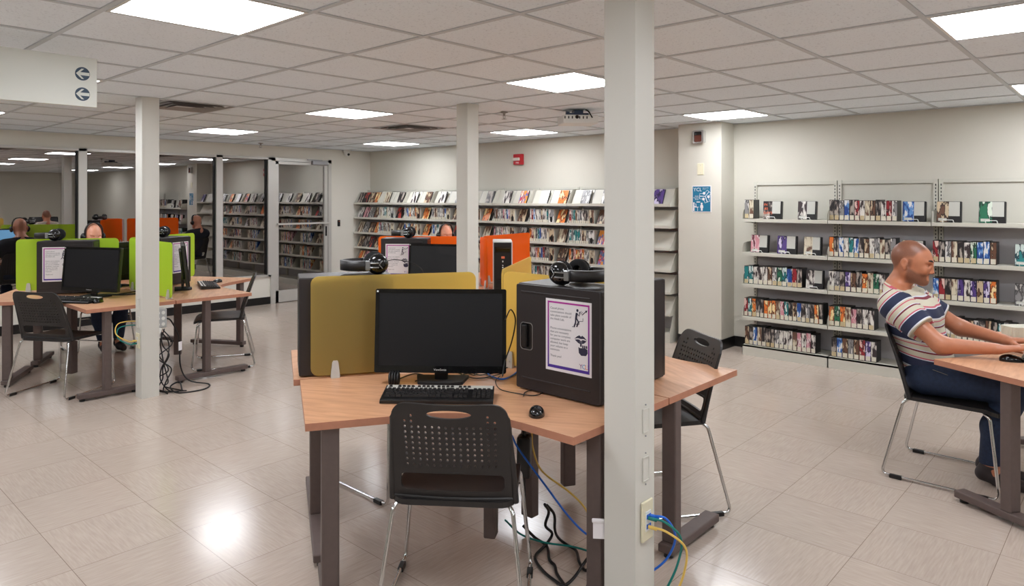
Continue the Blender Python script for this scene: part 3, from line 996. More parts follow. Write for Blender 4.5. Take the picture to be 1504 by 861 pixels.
# ================================================================ locked computer cases
def notice_mb():
    """laminated notice, local x 0..0.232, z 0..0.298, on the plane y = 0, facing -y"""
    b_ = MB(); w, h = .232, .298
    b_.box(0, w, -.0006, 0, 0, h, 0)
    b_.plate([(.010, .012), (w - .010, .012), (w - .010, h - .010), (.010, h - .010)], [[(.017, .024), (w - .017, .024), (w - .017, h - .017), (.017, h - .017)]],
             lambda x, y: (x, -.0011, y), lambda x, y: (x, -.0006, y), 1)
    y = -.0009
    tx = lambda s, x, z, sz=.0128, m_=2: b_.text(s, sz, TR(x, y, z, rx=90), m_)
    for k, s in enumerate(['Casual phone', 'conversations should', 'take place outside of', 'the Adult Lab.']): tx(s, .024, .256 - k * .0148)
    for k, s in enumerate(['Phone conversations', 'that are necessary', 'for you to complete', 'computer work are', 'allowed, but keep', 'your volume to a', 'minimum.']): tx(s, .024, .173 - k * .0148)
    tx('Thank you!', .024, .058)
    pl = lambda pts: b_.prism(pts, 0, .0005, 2, TR(0, y + .0002, 0, rx=90))
    st_ = lambda pts, r=.0018: b_.tube([(px, y, pz) for px, pz in pts], r, 2, 5)
    # figure on the stairs with a telephone and an arrow
    pl(ell(.163, .262, .0055, .006, 12)); st_([(.160, .252), (.157, .232)], .0045); st_([(.157, .232), (.168, .216), (.160, .196)], .003); st_([(.155, .232), (.154, .212), (.147, .196)], .003)
    st_([(.160, .250), (.172, .240), (.174, .258)], .002); st_([(.137, .194), (.150, .194), (.150, .205), (.172, .207), (.172, .219), (.190, .221), (.190, .233)], .0013)
    st_([(.186, .246), (.206, .262)], .0018); pl([(.201, .265), (.212, .267), (.207, .256)]); st_([(.176, .252), (.182, .262)], .001); st_([(.179, .248), (.188, .258)], .001)
    # lips with a finger held to them
    pl([(.148, .146), (.162, .158), (.173, .163), (.180, .158), (.187, .163), (.198, .157), (.210, .146), (.194, .151), (.180, .149), (.165, .151)])
    pl([(.150, .143), (.166, .146), (.176, .145), (.176, .128), (.166, .132)]); pl([(.208, .143), (.194, .146), (.185, .145), (.185, .129), (.196, .133)])
    pl([(.1775, .142), (.1835, .142), (.1845, .118), (.176, .118)])
    pl([(.168, .115), (.176, .112), (.2, .114), (.212, .11), (.213, .095), (.205, .084), (.182, .082), (.170, .092)])
    for xx in (.190, .199, .208): pl([(xx - .0035, .114), (xx + .0035, .113), (xx + .003, .124), (xx - .003, .125)])
    # logo
    b_.text('Y', .026, TR(.172, y, .030, rx=90), 3); b_.text('C', .026, TR(.185, y, .030, rx=90), 4); b_.text('L', .026, TR(.200, y, .030, rx=90), 5)
    for k in range(3): b_.box(.213, .2165 - .0008 * k, y - .0002, y, .033 + .006 * k, .0345 + .006 * k, 2)
    return b_
NOTICE = notice_mb()
def make_case(label, flip=False):
    """local: front face on y = 0 looking to -y, x 0..0.436, depth to +y"""
    t = thing('computer_case', label, 'computer case', (0, 0, ZT), 0, 'black locked computer cases')
    W, D, Hh = .436, .235, .46
    MB().rbox(0, W, .012, D, .006, Hh, .006).build('body', M['case_black'], t)
    MB().box(.02, .06, .03, .06, 0, .007).box(W - .06, W - .02, .03, .06, 0, .007).box(.02, .06, D - .06, D - .03, 0, .007).box(W - .06, W - .02, D - .06, D - .03, 0, .007).build('foot', M['plastic_dark'], t)
    d = MB(); hx = W - .118 if flip else 0; HM = TR(hx)
    d.plate(rrect(.002, W - .002, .008, Hh - .004, .008, 3), [rrect(hx + .026, hx + .092, .178, .292, .014, 4)], lambda x, y: (x, 0, y), lambda x, y: (x, .012, y))
    for z in (.055, .425): d.rbox(.03, W - .045, -.003, .001, z - .004, z + .004, .0018)
    dr_ = d.build('door', M['case_black'], t)
    hb = MB().box(.024, .094, .0085, .0118, .176, .294, 0, HM).rbox(.030, .062, -.006, .009, .186, .284, .006, 0, HM)
    hb.plate(rrect(.024, .094, .176, .294, .016, 4), [rrect(.027, .091, .179, .291, .014, 4)], lambda x, y: (x, -.0012, y), lambda x, y: (x, .003, y), 1, HM)
    hb.build('handle', [M['plastic_dark'], M['steel']], dr_)
    MB().plate([(W, .002)] and [(.02, .02), (D - .02, .02), (D - .02, Hh - .02), (.02, Hh - .02)], [[(.03, .03), (D - .03, .03), (D - .03, Hh - .03), (.03, Hh - .03)]],
               lambda x, y: (W + .001, x + .0, y), lambda x, y: (W - .001, x, y)).build('side_panel_seam', M['plastic_dark'], t)
    n = MB(); n.v = [tuple(TR(.045 if flip else .166, -.0004, .112) @ Vector(p)) for p in NOTICE.v]; n.f = NOTICE.f; n.m = NOTICE.m; n.sm = NOTICE.sm
    n.build('notice', [M['paper'], M['notice_border'], M['ink'], M['logo_purple'], M['logo_blue'], M['logo_orange']], dr_, label='white laminated notice with purple and blue border')
    return t
case0 = make_case('black computer case with a purple-bordered notice, between the big monitor and the large column')
case0.location = (2.303, 2.008, ZT); case0.rotation_euler = (0, 0, R(-90))
def cplace(x, y, rz, label): return dup(case0, (x, y, ZT), rz, label)
e = dirv(150); n_ = dirv(60)
p = Vector(O1) + e * .59 + n_ * .263
cplace(p.x, p.y, 150, 'dark computer case seen through the amber screen, its dark edge showing at the left')
cplace(2.912, 1.625, 90, 'dark computer case standing behind the large column on the right desk')
case1 = make_case('black computer case with a notice in front of the left green screen', True)
p = Vector(O2) + e * .635 - n_ * .27
case1.location = (p.x, p.y, ZT); case1.rotation_euler = (0, 0, R(-30))
p = Vector(O2) + dirv(30) * .14 + dirv(300) * .27
cplace(p.x, p.y, 30, 'black computer case with a notice right of the far column')
p = Vector(O3) + dirv(130) * .90 + dirv(220) * .27
dup(case1, (p.x, p.y, ZT), -50, 'black computer case with a notice in front of the left orange screen')

# upright desktop tower at the orange desks
tw = thing('computer_tower', 'upright silver and black computer tower in front of the orange screen', 'computer', (4.60, 4.17, ZT), -47)
MB().rbox(-.088, .088, .012, .40, .0, .45, .008).build('casing', M['silver_plastic'], tw)
fb = MB().rbox(-.078, .078, 0, .014, .004, .44, .004)
fb.build('front_panel', M['plastic_dark'], tw)
MB().box(-.07, .07, -.002, .001, .395, .40).box(-.07, .07, -.002, .001, .35, .354).rbox(-.065, .065, -.003, .001, .358, .392, .002).build('drive_bay', M['gloss_black'], tw)
MB().rbox(-.012, .018, -.003, .001, .298, .318, .002).build('power_button', M['led_orange'], tw)
pts_ = MB().box(-.003, .006, -.002, .001, .265, .28)
for k in range(5): pts_.box(-.004, .006, -.002, .001, .16 + .018 * k, .170 + .018 * k)
pts_.build('port_strip', M['white_plastic'], tw)
g_ = MB()
for k in range(8): g_.box(-.06, .06, -.001, .001, .03 + .012 * k, .033 + .012 * k)
g_.build('vent', M['gloss_black'], tw)

# ================================================================ monitors, keyboards, mice
def make_monitor(label, blue=False):
    """local: screen faces -y, origin on the desk under the screen"""
    t = thing('monitor', label, 'monitor', (0, 0, ZT), 0, 'black flat monitors')
    tilt = TR(0, 0, .236, rx=-6)
    W, Hh = .293, .184
    MB().rbox(-W, W, .0, .03, -Hh, Hh, .006, 0, tilt).rbox(-W + .08, W - .08, .028, .052, -Hh + .06, Hh - .05, .01, 0, tilt).build('back_shell', M['plastic'], t)
    bz = MB().plate(rrect(-W - .001, W + .001, -Hh - .001, Hh + .001, .008, 4), [[(-W + .016, -Hh + .030), (W - .016, -Hh + .030), (W - .016, Hh - .018), (-W + .016, Hh - .018)]], lambda x, y: (x, -.004, y), lambda x, y: (x, .004, y), 0, tilt)
    bz.text('ViewSonic', .0135, tilt @ TR(0, -.0045, -Hh + .009, rx=90), 1, 'CENTER')
    bz.box(-W + .004, -W + .012, -.0046, -.004, Hh - .014, Hh - .006, 1, tilt)
    bz.build('bezel', [M['gloss_black'], M['white_plastic']], t)
    MB().box(-W + .014, W - .014, -.001, .002, -Hh + .028, Hh - .016, 0, tilt).build('screen', M['screen_blue' if blue else 'screen_off'], t)
    MB().rbox(-.03, .03, .022, .045, .01, .20, .006).build('neck', M['plastic_dark'], t)
    o_ = [(-.12, .10), (-.10, -.02), (-.05, -.045), (.05, -.045), (.10, -.02), (.12, .10)]
    MB().prism(o_, 0, .014).build('base', M['foam'], t)
    return t
mon0 = make_monitor('big black monitor on the near desk in front of the amber screen')
mon0.location = (2.128, 2.304, ZT); mon0.rotation_euler = (0, 0, R(221 + 90))
MONS = [mon0]
def mplace(x, y, face, label, src=None, tilt=0):
    m_ = dup(src or mon0, (x, y, ZT), face + 90, label)
    m_.rotation_euler = (R(-tilt), 0, R(face + 90))
    return m_
mplace(1.99, 6.47, 207, 'black monitor tilted back at the left green desk', None, 0)
mplace(2.77, 6.42, 338, 'black monitor turned sideways beside the case, right of the far column')
p3 = Vector(O3) + dirv(190) * .42
mplace(p3.x - .14, p3.y + .04, 208, 'dark monitor left of the slender column in front of the orange screen')
mb_ = make_monitor('monitor with a lit blue screen behind the green screens, seen only as a reflection', True)
mb_.location = (2.40, 7.15, ZT); mb_.rotation_euler = (0, 0, R(90 + 90))
mplace(4.73, .02, 90, 'monitor in front of the seated man, beyond the right edge')

def make_keyboard(label):
    t = thing('keyboard', label, 'keyboard', (0, 0, ZT), 0, 'black computer keyboards')
    W, D = .2285, .082
    def ztop(y): return .017 + .09 * (y + D)
    pr = [(-D, .002), (-D, .013), (-D + .01, .017), (D - .004, ztop(D) + .002), (D, .026), (D, .006)]
    b_ = MB()
    n = len(pr)
    vs = [(-W, y, z) for y, z in pr] + [(W, y, z) for y, z in pr]
    b_.add(vs, [tuple(range(n - 1, -1, -1)), tuple(range(n, 2 * n))] + [(i, (i + 1) % n, n + (i + 1) % n, n + i) for i in range(n)])
    b_.build('body', M['plastic_dark'], t)
    s_ = MB()
    y0, y1 = D - .0425, D - .003
    s_.add([(-W + .006, y0, ztop(y0) + .0026), (W - .006, y0, ztop(y0) + .0026), (W - .006, y1, ztop(y1) + .0034), (-W + .006, y1, ztop(y1) + .0034)], [(0, 1, 2, 3)])
    s_.build('top_strip', M['silver_plastic'], t)
    k_ = MB()
    def key(x, y, w, d=.0165):
        z = ztop(y) + .002
        b0, b1 = w / 2 - .001, w / 2 - .0035
        d0, d1 = d / 2 - .001, d / 2 - .0035
        vs = [(x - b0, y - d0, z - .002), (x + b0, y - d0, z - .002), (x + b0, y + d0, z - .001), (x - b0, y + d0, z - .001),
              (x - b1, y - d1 - .001, z + .0065), (x + b1, y - d1 - .001, z + .0065), (x + b1, y + d1, z + .0075), (x - b1, y + d1, z + .0075)]
        k_.add(vs, [(4, 5, 6, 7), (0, 1, 5, 4), (1, 2, 6, 5), (2, 3, 7, 6), (3, 0, 4, 7)])
    u = .0188
    xl = -W + .012
    rows = [[1] * 13 + [2], [1.5] + [1] * 12 + [1.5], [1.8] + [1] * 11 + [2.2], [2.3] + [1] * 10 + [2.7], [1.3, 1.2, 1.3, 6, 1.3, 1.2, 1.2, 1.5]]
    for r_, row in enumerate(rows):
        x = xl; y = D - .052 - r_ * u
        for w in row:
            key(x + w * u / 2, y, w * u); x += w * u
        for c in range(4): key(W - .012 - u * (3.5 - c), y, u)
        if r_ in (0, 1) or r_ == 4:
            for c in range(3): key(xl + u * (15.6 + c), y, u)
        if r_ == 3: key(xl + u * 16.6, y, u)
    for g0 in (0, 2, 6.4, 10.8, 15.6):
        for c in range(1 if g0 == 0 else 3 if g0 > 15 else 4): key(xl + u * (g0 + c + .5), D - .023, u * .95, .0115)
    k_.build('keys', M['plastic'], t)
    return t
kb0 = make_keyboard('black keyboard with a silver top strip in front of the big monitor')
kb0.location = (1.959, 2.134, ZT); kb0.rotation_euler = (0, 0, R(221 + 90))
def kplace(x, y, face, label, src): return dup(src, (x, y, ZT), face + 90, label)
kplace(1.79, 6.30, 212, 'black keyboard below the tilted monitor at the left green desk', kb0)
kplace(3.00, 6.47, 340, 'black keyboard on the desk right of the far column', kb0)
kplace(4.675, .39, 90, 'black keyboard under the hands of the seated man', kb0)

def make_mouse(label):
    t = thing('mouse', label, 'mouse', (0, 0, ZT), 0, 'black computer mice')
    n1, n2 = 20, 8
    vs = []; fs = []
    for i in range(n2 + 1):
        ph = PI / 2 * i / n2
        for k in range(n1):
            th = 2 * PI * k / n1
            x = .031 * math.cos(th) * math.cos(ph) * (1 - .12 * math.sin(th)); y = .057 * math.sin(th) * math.cos(ph)
            z = .036 * math.sin(ph) ** .8 * (1 - 3.2 * max(0, y)) 
            vs.append((x, y - .008 * math.sin(ph), max(z, 0)))
    for i in range(n2):
        for k in range(n1):
            l = (k + 1) % n1
            fs.append((i * n1 + k, i * n1 + l, (i + 1) * n1 + l, (i + 1) * n1 + k))
    MB().add(vs, fs, 0, True).build('body', M['gloss_black'], t)
    MB().lathe([(.0001, -.003), (.006, -.003), (.006, .003), (.0001, .003)], 12, 0, TR(0, .026, .0215, ry=90)).build('scroll_wheel', M['plastic'], t)
    return t
ms0 = make_mouse('black mouse on the near desk in front of the notice case')
ms0.location = (2.075, 1.705, ZT); ms0.rotation_euler = (0, 0, R(-52))
def msplace(x, y, rz, label, src): return dup(src, (x, y, ZT), rz, label)
msplace(1.93, 6.10, -50, 'small black mouse beside the keyboard at the left green desk', ms0)
msplace(3.20, 6.72, 100, 'small black mouse on the desk right of the far column', ms0)
msplace(4.405, .50, 205, 'black mouse in front of the seated man', ms0)

# ================================================================ headphones
def make_headphones(label):
    """lying: band flat, ear cups standing on their rims"""
    t = thing('headphones', label, 'headphones', (0, 0, 0), 0, 'black headphones')
    band = [(.078 * math.cos(R(a)), .055 + .085 * math.sin(R(a)), .040) for a in range(-10, 191, 10)]
    b_ = MB()
    vs = []; fs = []
    for i, p in enumerate(band):
        a = R(-10 + 10 * i); d = Vector((math.cos(a), math.sin(a), 0)) * .006
        p = Vector(p)
        for q in (p - d + Vector((0, 0, -.022)), p + d + Vector((0, 0, -.020)), p + d + Vector((0, 0, .020)), p - d + Vector((0, 0, .022))): vs.append(q)
    for i in range(len(band) - 1):
        for k in range(4):
            l = (k + 1) % 4
            fs.append((i * 4 + k, i * 4 + l, i * 4 + 4 + l, i * 4 + 4 + k))
    fs += [(3, 2, 1, 0), tuple(len(vs) - 4 + k for k in range(4))]
    b_.add(vs, fs, 0, True)
    b_.build('headband', M['plastic'], t)
    for sg in (1, -1):
        Mx = TR(sg * .068, -.005, .046, ry=90 * sg)
        cup = MB().lathe([(.0005, .030), (.022, .029), (.036, .022), (.043, .008), (.044, -.002), (.036, -.006), (.0005, -.006)], 24, 0, Mx).build('ear_cup', M['gloss_black'], t)
        MB().lathe([(.022, -.026), (.034, -.030), (.044, -.024), (.046, -.014), (.042, -.005), (.020, -.005), (.020, -.020), (.022, -.026)], 24, 0, Mx).build('ear_pad', M['foam'], cup)
        MB().tube([(sg * .080, .045, .05), (sg * .098, .025, .052), (sg * .102, -.005, .052)], .0028).tube([(sg * .080, .045, .036), (sg * .098, .025, .034), (sg * .102, -.005, .034)], .0028).tube([(sg * .100, -.02, .062), (sg * .104, -.006, .046), (sg * .100, -.02, .030)], .002).rbox(sg * .085 - .012, sg * .085 + .012, .03, .05, .022, .062, .004).build('yoke', M['steel'], t)
    return t
hp0 = make_headphones('black headphones lying on the notice case beside the large column')
hp0.location = (2.425, 1.80, ZT + .46); hp0.rotation_euler = (0, 0, R(182)); hp0.scale = (1.14,) * 3
def hplace(x, y, z, rz, label, tilt=0):
    h_ = dup(hp0, (x, y, z), rz, label)
    h_.rotation_euler = (R(tilt), 0, R(rz)); return h_
p = Vector(O1) + dirv(150) * .665 + dirv(60) * .14
hplace(p.x, p.y, ZT + .46, 60, 'black headphones with a thick ear pad lying above the left end of the amber screen')
p = Vector(O2) + dirv(150) * .52 - dirv(60) * .14
hplace(p.x, p.y, ZT + .46, 60, 'black headphones on the case in front of the left green screen')
p = Vector(O2) + dirv(30) * .34 + dirv(300) * .14
hplace(p.x, p.y, ZT + .46, 60, 'black headphones on the case right of the far column')
p = Vector(O3) + dirv(130) * .66 + dirv(220) * .14
hplace(p.x, p.y, ZT + .46, 40, 'black headphones on the case in front of the left orange screen')
# ================================================================ shelving and what stands on it
ORD = ['first', 'second', 'third', 'fourth', 'fifth', 'sixth', 'seventh', 'eighth', 'ninth', 'tenth', 'eleventh', 'twelfth', 'thirteenth', 'fourteenth', 'fifteenth', 'sixteenth', 'seventeenth', 'eighteenth', 'nineteenth', 'twentieth']
PAL = [('dark', [(38, 34, 36), (92, 84, 82), (170, 160, 150)]), ('white', [(226, 222, 214), (190, 184, 178), (60, 50, 52)]), ('blue', [(34, 70, 140), (90, 140, 200), (225, 225, 225)]),
       ('red', [(150, 40, 48), (70, 25, 32), (225, 190, 180)]), ('black', [(24, 22, 24), (52, 46, 46), (190, 60, 50)]), ('green', [(40, 110, 80), (30, 60, 50), (215, 225, 210)]),
       ('orange', [(222, 120, 52), (120, 60, 36), (240, 215, 160)]), ('cream', [(214, 204, 180), (180, 168, 146), (110, 80, 66)]), ('purple', [(84, 62, 130), (40, 30, 70), (210, 200, 225)]),
       ('teal', [(34, 126, 128), (20, 60, 70), (210, 225, 220)]), ('brown', [(104, 72, 56), (54, 38, 34), (200, 180, 150)]), ('grey', [(140, 138, 138), (84, 82, 84), (215, 212, 208)]),
       ('pink', [(206, 140, 150), (226, 205, 205), (110, 50, 64)])]
for nm, cols in PAL:
    art('art_' + nm, cols, 44.)
    art('cover_' + nm, cols, 30.)
ART = [nm for nm, _ in PAL]
mat('sticker', (216, 210, 192), .6); mat('sticker_tan', (196, 178, 140), .6); mat('page_card', (196, 196, 188), .5)
mat('wire_white', (232, 232, 230), .3, .3)
rnd = random.Random(11)

CACHE = {}
def spine_mesh(nm, w, d, h, stick, art_name, body='plastic_dark'):
    k = (nm, round(w, 3), d, h, stick, art_name, body)
    if k not in CACHE:
        b_ = MB().rbox(0, w - .0012, .0012, d, 0, h, .002)
        b_.box(.0012, w - .0024, .0, .0014, .004, h - .004, 1)
        if stick: b_.box(.004, w - .006, -.0008, .0, .006, .006 + h * .22, 2)
        CACHE[k] = b_.mesh(nm, [M[body], M[art_name], M['sticker' if stick == 1 else 'sticker_tan']])
    return CACHE[k]
def put(name, me, loc, rz, label, cat, group, rx=0):
    o = bpy.data.objects.new(name, me); COL.objects.link(o)
    o.location = (loc[0], loc[1], loc[2] + .0012); o.rotation_euler = (R(rx), 0, R(rz))
    return tag(o, label, cat, group)
def yat(u, X):
    k = (u - CX) / F
    dx = math.sin(T) * k + math.cos(T); dy = -math.cos(T) * k + math.sin(T)
    return X / dx * dy

# ---------------- wall units on the right
XF = 6.66
WY = [2.885, 2.095, 1.292, .49]
ROWZ = [1.325, .998, .692, .375]
UN = ['left', 'middle', 'right']
for bi in range(3):
    w = WY[bi] - WY[bi + 1]
    t = thing('wall_shelf_unit', UN[bi] + ' of the three grey metal wall shelf units holding media cases', 'shelves', (XF, WY[bi], 0), -90, 'grey metal wall shelves')
    def upright(x):
        u_ = MB().box(x - .016, x + .016, .265, .30, 0, 1.688)
        for k in range(52): u_.box(x - .004, x + .004, .2642, .2652, .10 + k * .03, .116 + k * .03, 1)
        return u_
    upright(.02).build('upright', [M['shelf_paint'], M['slot']], t)
    upright(w - .02).build('upright', [M['shelf_paint'], M['slot']], t)
    MB().box(.036, w - .036, .27, .295, 1.655, 1.685).build('top_rail', M['shelf_paint'], t)
    MB().box(.036, w - .036, .285, .292, .05, 1.32, 0).box(.036, w - .036, .285, .292, 1.32, 1.655, 1).box(.036, w - .036, .283, .286, 1.515, 1.52, 1).build('back_panel', [M['shelf_back'], M['shelf_paint']], t)
    for z in ROWZ:
        s_ = MB().box(.003, w - .003, 0, .262, z - .014, z).box(.003, w - .003, -.003, 0, z - .030, z)
        for x in (.003, w - .0045):
            s_.plate([(.0, z - .03), (.262, z - .05), (.262, z + .10), (.13, z + .10), (.03, z + .09), (0, z + .05)], (), lambda a, b: (x + .0015, a, b), lambda a, b: (x, a, b))
        s_.build('shelf', M['shelf_paint'], t)
    MB().box(.003, w - .003, 0, .28, .085, .10).box(.003, w - .003, 0, .004, 0, .10).box(.003, .006, 0, .28, 0, .10).box(w - .006, w - .003, 0, .28, 0, .10).build('base', M['shelf_paint'], t)

def media_row(bi, row, u0, u1, n, label_row, z, cols=None, x=XF + .03):
    ya, yb = yat(u0, x), yat(u1, x)
    w = (ya - yb) / n
    for k in range(n):
        c = cols[k % len(cols)] if cols else rnd.choice(ART)
        h = .178 + rnd.choice([0, 0, 0, .006, -.006])
        me = spine_mesh('media_case', w, .14, h, rnd.choice([1, 1, 2]), 'art_' + c)
        put('media_case', me, (x, ya - k * w, z), -90, f'{c} media case, {ORD[k]} from left in the {label_row} row of the {UN[bi]} wall unit', 'media case', 'media cases in rows on the wall shelves')
W_, Bk, Gy = 'white', 'black', 'grey'
media_row(0, 0, 1093.5, 1107, 2, 'top', ROWZ[0], ['grey', 'cream'])
media_row(0, 2, 1093, 1178, 12, 'third', ROWZ[2], ['teal', 'teal', 'white', 'white', 'white', 'brown', 'grey', 'green', 'teal', 'blue', 'red', 'dark'])
media_row(0, 3, 1093, 1209, 19, 'fourth', ROWZ[3], ['red', 'teal', 'orange', 'dark', 'dark', 'orange', 'orange', 'orange', 'cream', 'pink', 'teal', 'dark', 'brown', 'blue', 'dark', 'grey', 'dark', 'orange', 'dark'])
media_row(0, 4, 1094, 1198, 16, 'bottom', .10, ['brown', 'dark', 'blue', 'cream', 'dark', 'dark', 'dark', 'grey', 'white', 'white', 'white', 'cream', 'pink', 'white', 'pink', 'white'])
media_row(1, 0, 1218, 1318, 13, 'top', ROWZ[0], ['dark', 'dark', 'grey', 'blue', 'dark', 'red', 'white', 'cream', 'brown', 'dark', 'white', 'red', 'grey'])
media_row(1, 1, 1217.5, 1316, 13, 'second', ROWZ[1], ['orange', 'dark', 'blue', 'white', 'teal', 'blue', 'dark', 'brown', 'white', 'grey', 'cream', 'dark', 'grey'])
media_row(1, 2, 1217.5, 1300, 10, 'third', ROWZ[2], ['white', 'grey', 'dark', 'purple', 'brown', 'dark', 'orange', 'cream', 'green', 'white'])
media_row(1, 3, 1217.5, 1284, 8, 'fourth', ROWZ[3], ['orange', 'green', 'orange', 'cream', 'pink', 'dark', 'white', 'white'])
media_row(1, 4, 1221, 1288, 8, 'bottom', .10, ['dark', 'blue', 'brown', 'grey', 'brown', 'red', 'purple', 'white'])
media_row(2, 1, 1370, 1464, 10, 'second', ROWZ[1], ['red', 'dark', 'grey', 'cream', 'dark', 'white', 'green', 'blue', 'blue', 'brown'])
media_row(2, 2, 1370, 1464, 10, 'third', ROWZ[2], ['blue', 'red', 'dark', 'cream', 'purple', 'white', 'purple', 'brown', 'purple', 'orange'])
media_row(2, 3, 1371, 1493, 14, 'fourth', ROWZ[3], ['dark', 'grey', 'white', 'white', 'cream', 'dark', 'brown', 'grey', 'dark', 'brown', 'dark', 'teal', 'grey', 'white'])

def face_out(bi, u0, u1, z, c, label, title=None):
    ya, yb = yat(u0, XF + .05), yat(u1, XF + .05)
    w = (ya - yb) * .86; h = .172; d = .042
    b_ = MB().rbox(0, w, .0015, d, 0, h, .004)
    b_.box(.003, w * .50, 0, .0018, .003, h - .003, 1)
    b_.box(w * .50, w - .012, 0, .0018, h * .30, h - .004, 2)
    b_.box(w * .08, w * .42, -.0006, 0, .012, .034, 2) if not title else None
    if title:
        for k, s in enumerate(title): b_.text(s, .034, TR(.008 + .006 * (k % 2), -.0008, h - .045 - k * .04, rx=90), 3)
    me = b_.mesh('media_case', [M['plastic_dark'], M['cover_' + c], M['page_card'], M['led_orange']])
    put('media_case', me, (XF + .05, ya, z), -90, label, 'media case', 'media cases shown face out', -6)
    s_ = thing('wire_stand', 'white wire easel holding the ' + label.replace('media case shown ', 'case '), 'stand', (XF + .05, ya - w * .5, z), -90, 'wire easels on the wall shelves')
    MB().tube(fillet([(-.038, .0, .003), (-.038, -.028, .003), (-.038, -.032, .022), (.038, -.032, .022), (.038, -.028, .003), (.038, .0, .003)], .012), .003, 0, 6).build('wire', M['wire_white'], s_)
face_out(0, 1120, 1152, ROWZ[0], 'dark', 'media case shown face out with orange lettering, top shelf of left unit', ['IN', '80', 'DAYS'])
face_out(0, 1171, 1203, ROWZ[0], 'white', 'media case shown face out, white cover, top shelf of left unit')
face_out(0, 1102, 1132, ROWZ[1], 'pink', 'media case shown face out, pink cover, second shelf of left unit')
face_out(0, 1141, 1174, ROWZ[1], 'purple', 'media case shown face out, purple cover, second shelf of left unit')
face_out(0, 1180, 1210, ROWZ[1], 'cream', 'media case shown face out, cream cover, second shelf of left unit')
face_out(0, 1183, 1213, ROWZ[2], 'white', 'media case shown face out, pale cover, third shelf of left unit')
face_out(1, 1325, 1365, ROWZ[0], 'blue', 'media case shown face out, portrait cover, top shelf of middle unit')
face_out(1, 1324, 1363, ROWZ[1], 'cream', 'media case shown face out, second shelf of middle unit behind the man')
face_out(2, 1375, 1418, ROWZ[0], 'brown', 'media case shown face out, brown cover, top shelf of right unit')
face_out(2, 1437, 1484, ROWZ[0], 'green', 'media case shown face out, green cover, top shelf of right unit')
face_out(2, 1490, 1530, ROWZ[1], 'teal', 'media case shown face out at the right edge, second shelf')
face_out(2, 1490, 1530, ROWZ[2], 'grey', 'media case shown face out at the right edge, third shelf')

# ---------------- display racks along the back wall
BX = 6.655
BY = [9.235, 8.64, 8.04, 7.435, 6.83, 6.225, 5.62, 5.01, 4.40, 3.655]
RZ = [1.45, 1.22, .985, .755, .525, .295]
def rack(bi):
    w = BY[bi] - BY[bi + 1]
    t = thing('display_rack', f'grey book display rack, {ORD[bi]} bay from the corner by the glass door', 'book rack', (BX, BY[bi], 0), -90, 'grey display racks on the back wall')
    MB().box(.004, w - .004, .285, .292, .08, 1.655).build('back_panel', M['shelf_back'], t)
    for x in (.003, w - .028):
        MB().box(x, x + .025, .26, .285, 0, 1.665).build('upright', M['shelf_paint'], t)
    MB().box(.03, w - .03, .255, .285, 1.635, 1.662).build('top_rail', M['shelf_paint'], t)
    for k, z in enumerate(RZ):
        s_ = MB().box(.003, w - .003, 0, .262, z - .012, z).box(.003, w - .003, -.004, 0, z - .014, z + .016)
        for x in (.002, w - .0045):
            s_.plate([(0, z - .014), (.262, z - .014), (.262, z + .185), (.13, z + .185), (.105, z + .17), (.01, z + .02), (0, z + .015)], (), lambda a, b: (x + .0025, a, b), lambda a, b: (x, a, b))
        s_.build('shelf', M['shelf_paint'], t)
        if k == 0 or bi == 8:
            nn = 2
            for q in range(nn):
                xa = .02 + q * (w - .04) / nn
                MB().add([(xa, .06, z), (xa + (w - .06) / nn, .06, z), (xa + (w - .06) / nn, .16, z + .178), (xa, .16, z + .178), (xa, .063, z), (xa + (w - .06) / nn, .063, z), (xa + (w - .06) / nn, .163, z + .178), (xa, .163, z + .178)],
                         [(0, 1, 2, 3), (7, 6, 5, 4), (0, 4, 5, 1), (3, 2, 6, 7), (0, 3, 7, 4), (1, 5, 6, 2)]).build('sloping_plate', M['shelf_paint'], t)
    MB().box(.003, w - .003, 0, .28, .0, .10).build('base', M['shelf_paint'], t)
    if bi == 8:
        MB().plate([(-.006, 0), (.285, 0), (.285, .30), (.06, .28), (-.006, .12)], (), lambda a, b: (w - .002, a, b), lambda a, b: (w - .004, a, b)).build('end_plate', M['shelf_paint'], t)
for bi in range(9): rack(bi)

def lean_book(bi, x, row, c, cname, label, w=.128, h=.185, y0=.035, lean=24):
    k = ('lean', c, w, h)
    if k not in CACHE:
        b_ = MB().rbox(0, w, .001, .016, 0, h, .002).box(.002, w - .002, 0, .0012, .002, h - .002, 1)
        CACHE[k] = b_.mesh('book', [M['plastic_dark'], M[c]])
    z = RZ[row]
    put('book', CACHE[k], (BX + y0, BY[bi] - x, z + .004), -90, label, 'book', 'books shown face out on the back racks', -lean)
mat('cover_plain_white', (240, 240, 240), .4)
art('cover_bright', [(230, 150, 60), (60, 120, 180), (200, 60, 70), (235, 225, 200)], 26.)
rown = ['top', 'second', 'third', 'fourth', 'fifth', 'sixth']
TOP = {0: [(.03, 'dark'), (.17, 'black'), (.31, 'brown'), (.45, 'orange')], 1: [(.10, 'cream'), (.42, 'dark')], 2: [(.13, 'white'), (.43, 'brown')], 3: [(.13, 'white'), (.47, 'grey')],
       4: [(.13, 'dark'), (.45, 'grey')], 5: [(.13, 'white'), (.40, 'plain_white')], 6: [(.15, 'plain_white'), (.44, 'orange')], 7: [(.16, 'grey'), (.45, 'white')]}
TOP[4] = [(.10, 'grey'), (.44, 'dark')]; TOP[5] = [(.14, 'white'), (.42, 'bright')]
for bi, l in TOP.items():
    for k, (x, c) in enumerate(l):
        lean_book(bi, x, 0, 'cover_' + c, c, f'{c.replace("plain_", "plain-")} covered book shown face out, {ORD[k]} from left, top shelf, {ORD[bi]} bay of back rack')
lean_book(8, .50, 0, 'cover_purple', 'purple', 'book shown face out just right of the large column on the last back rack')
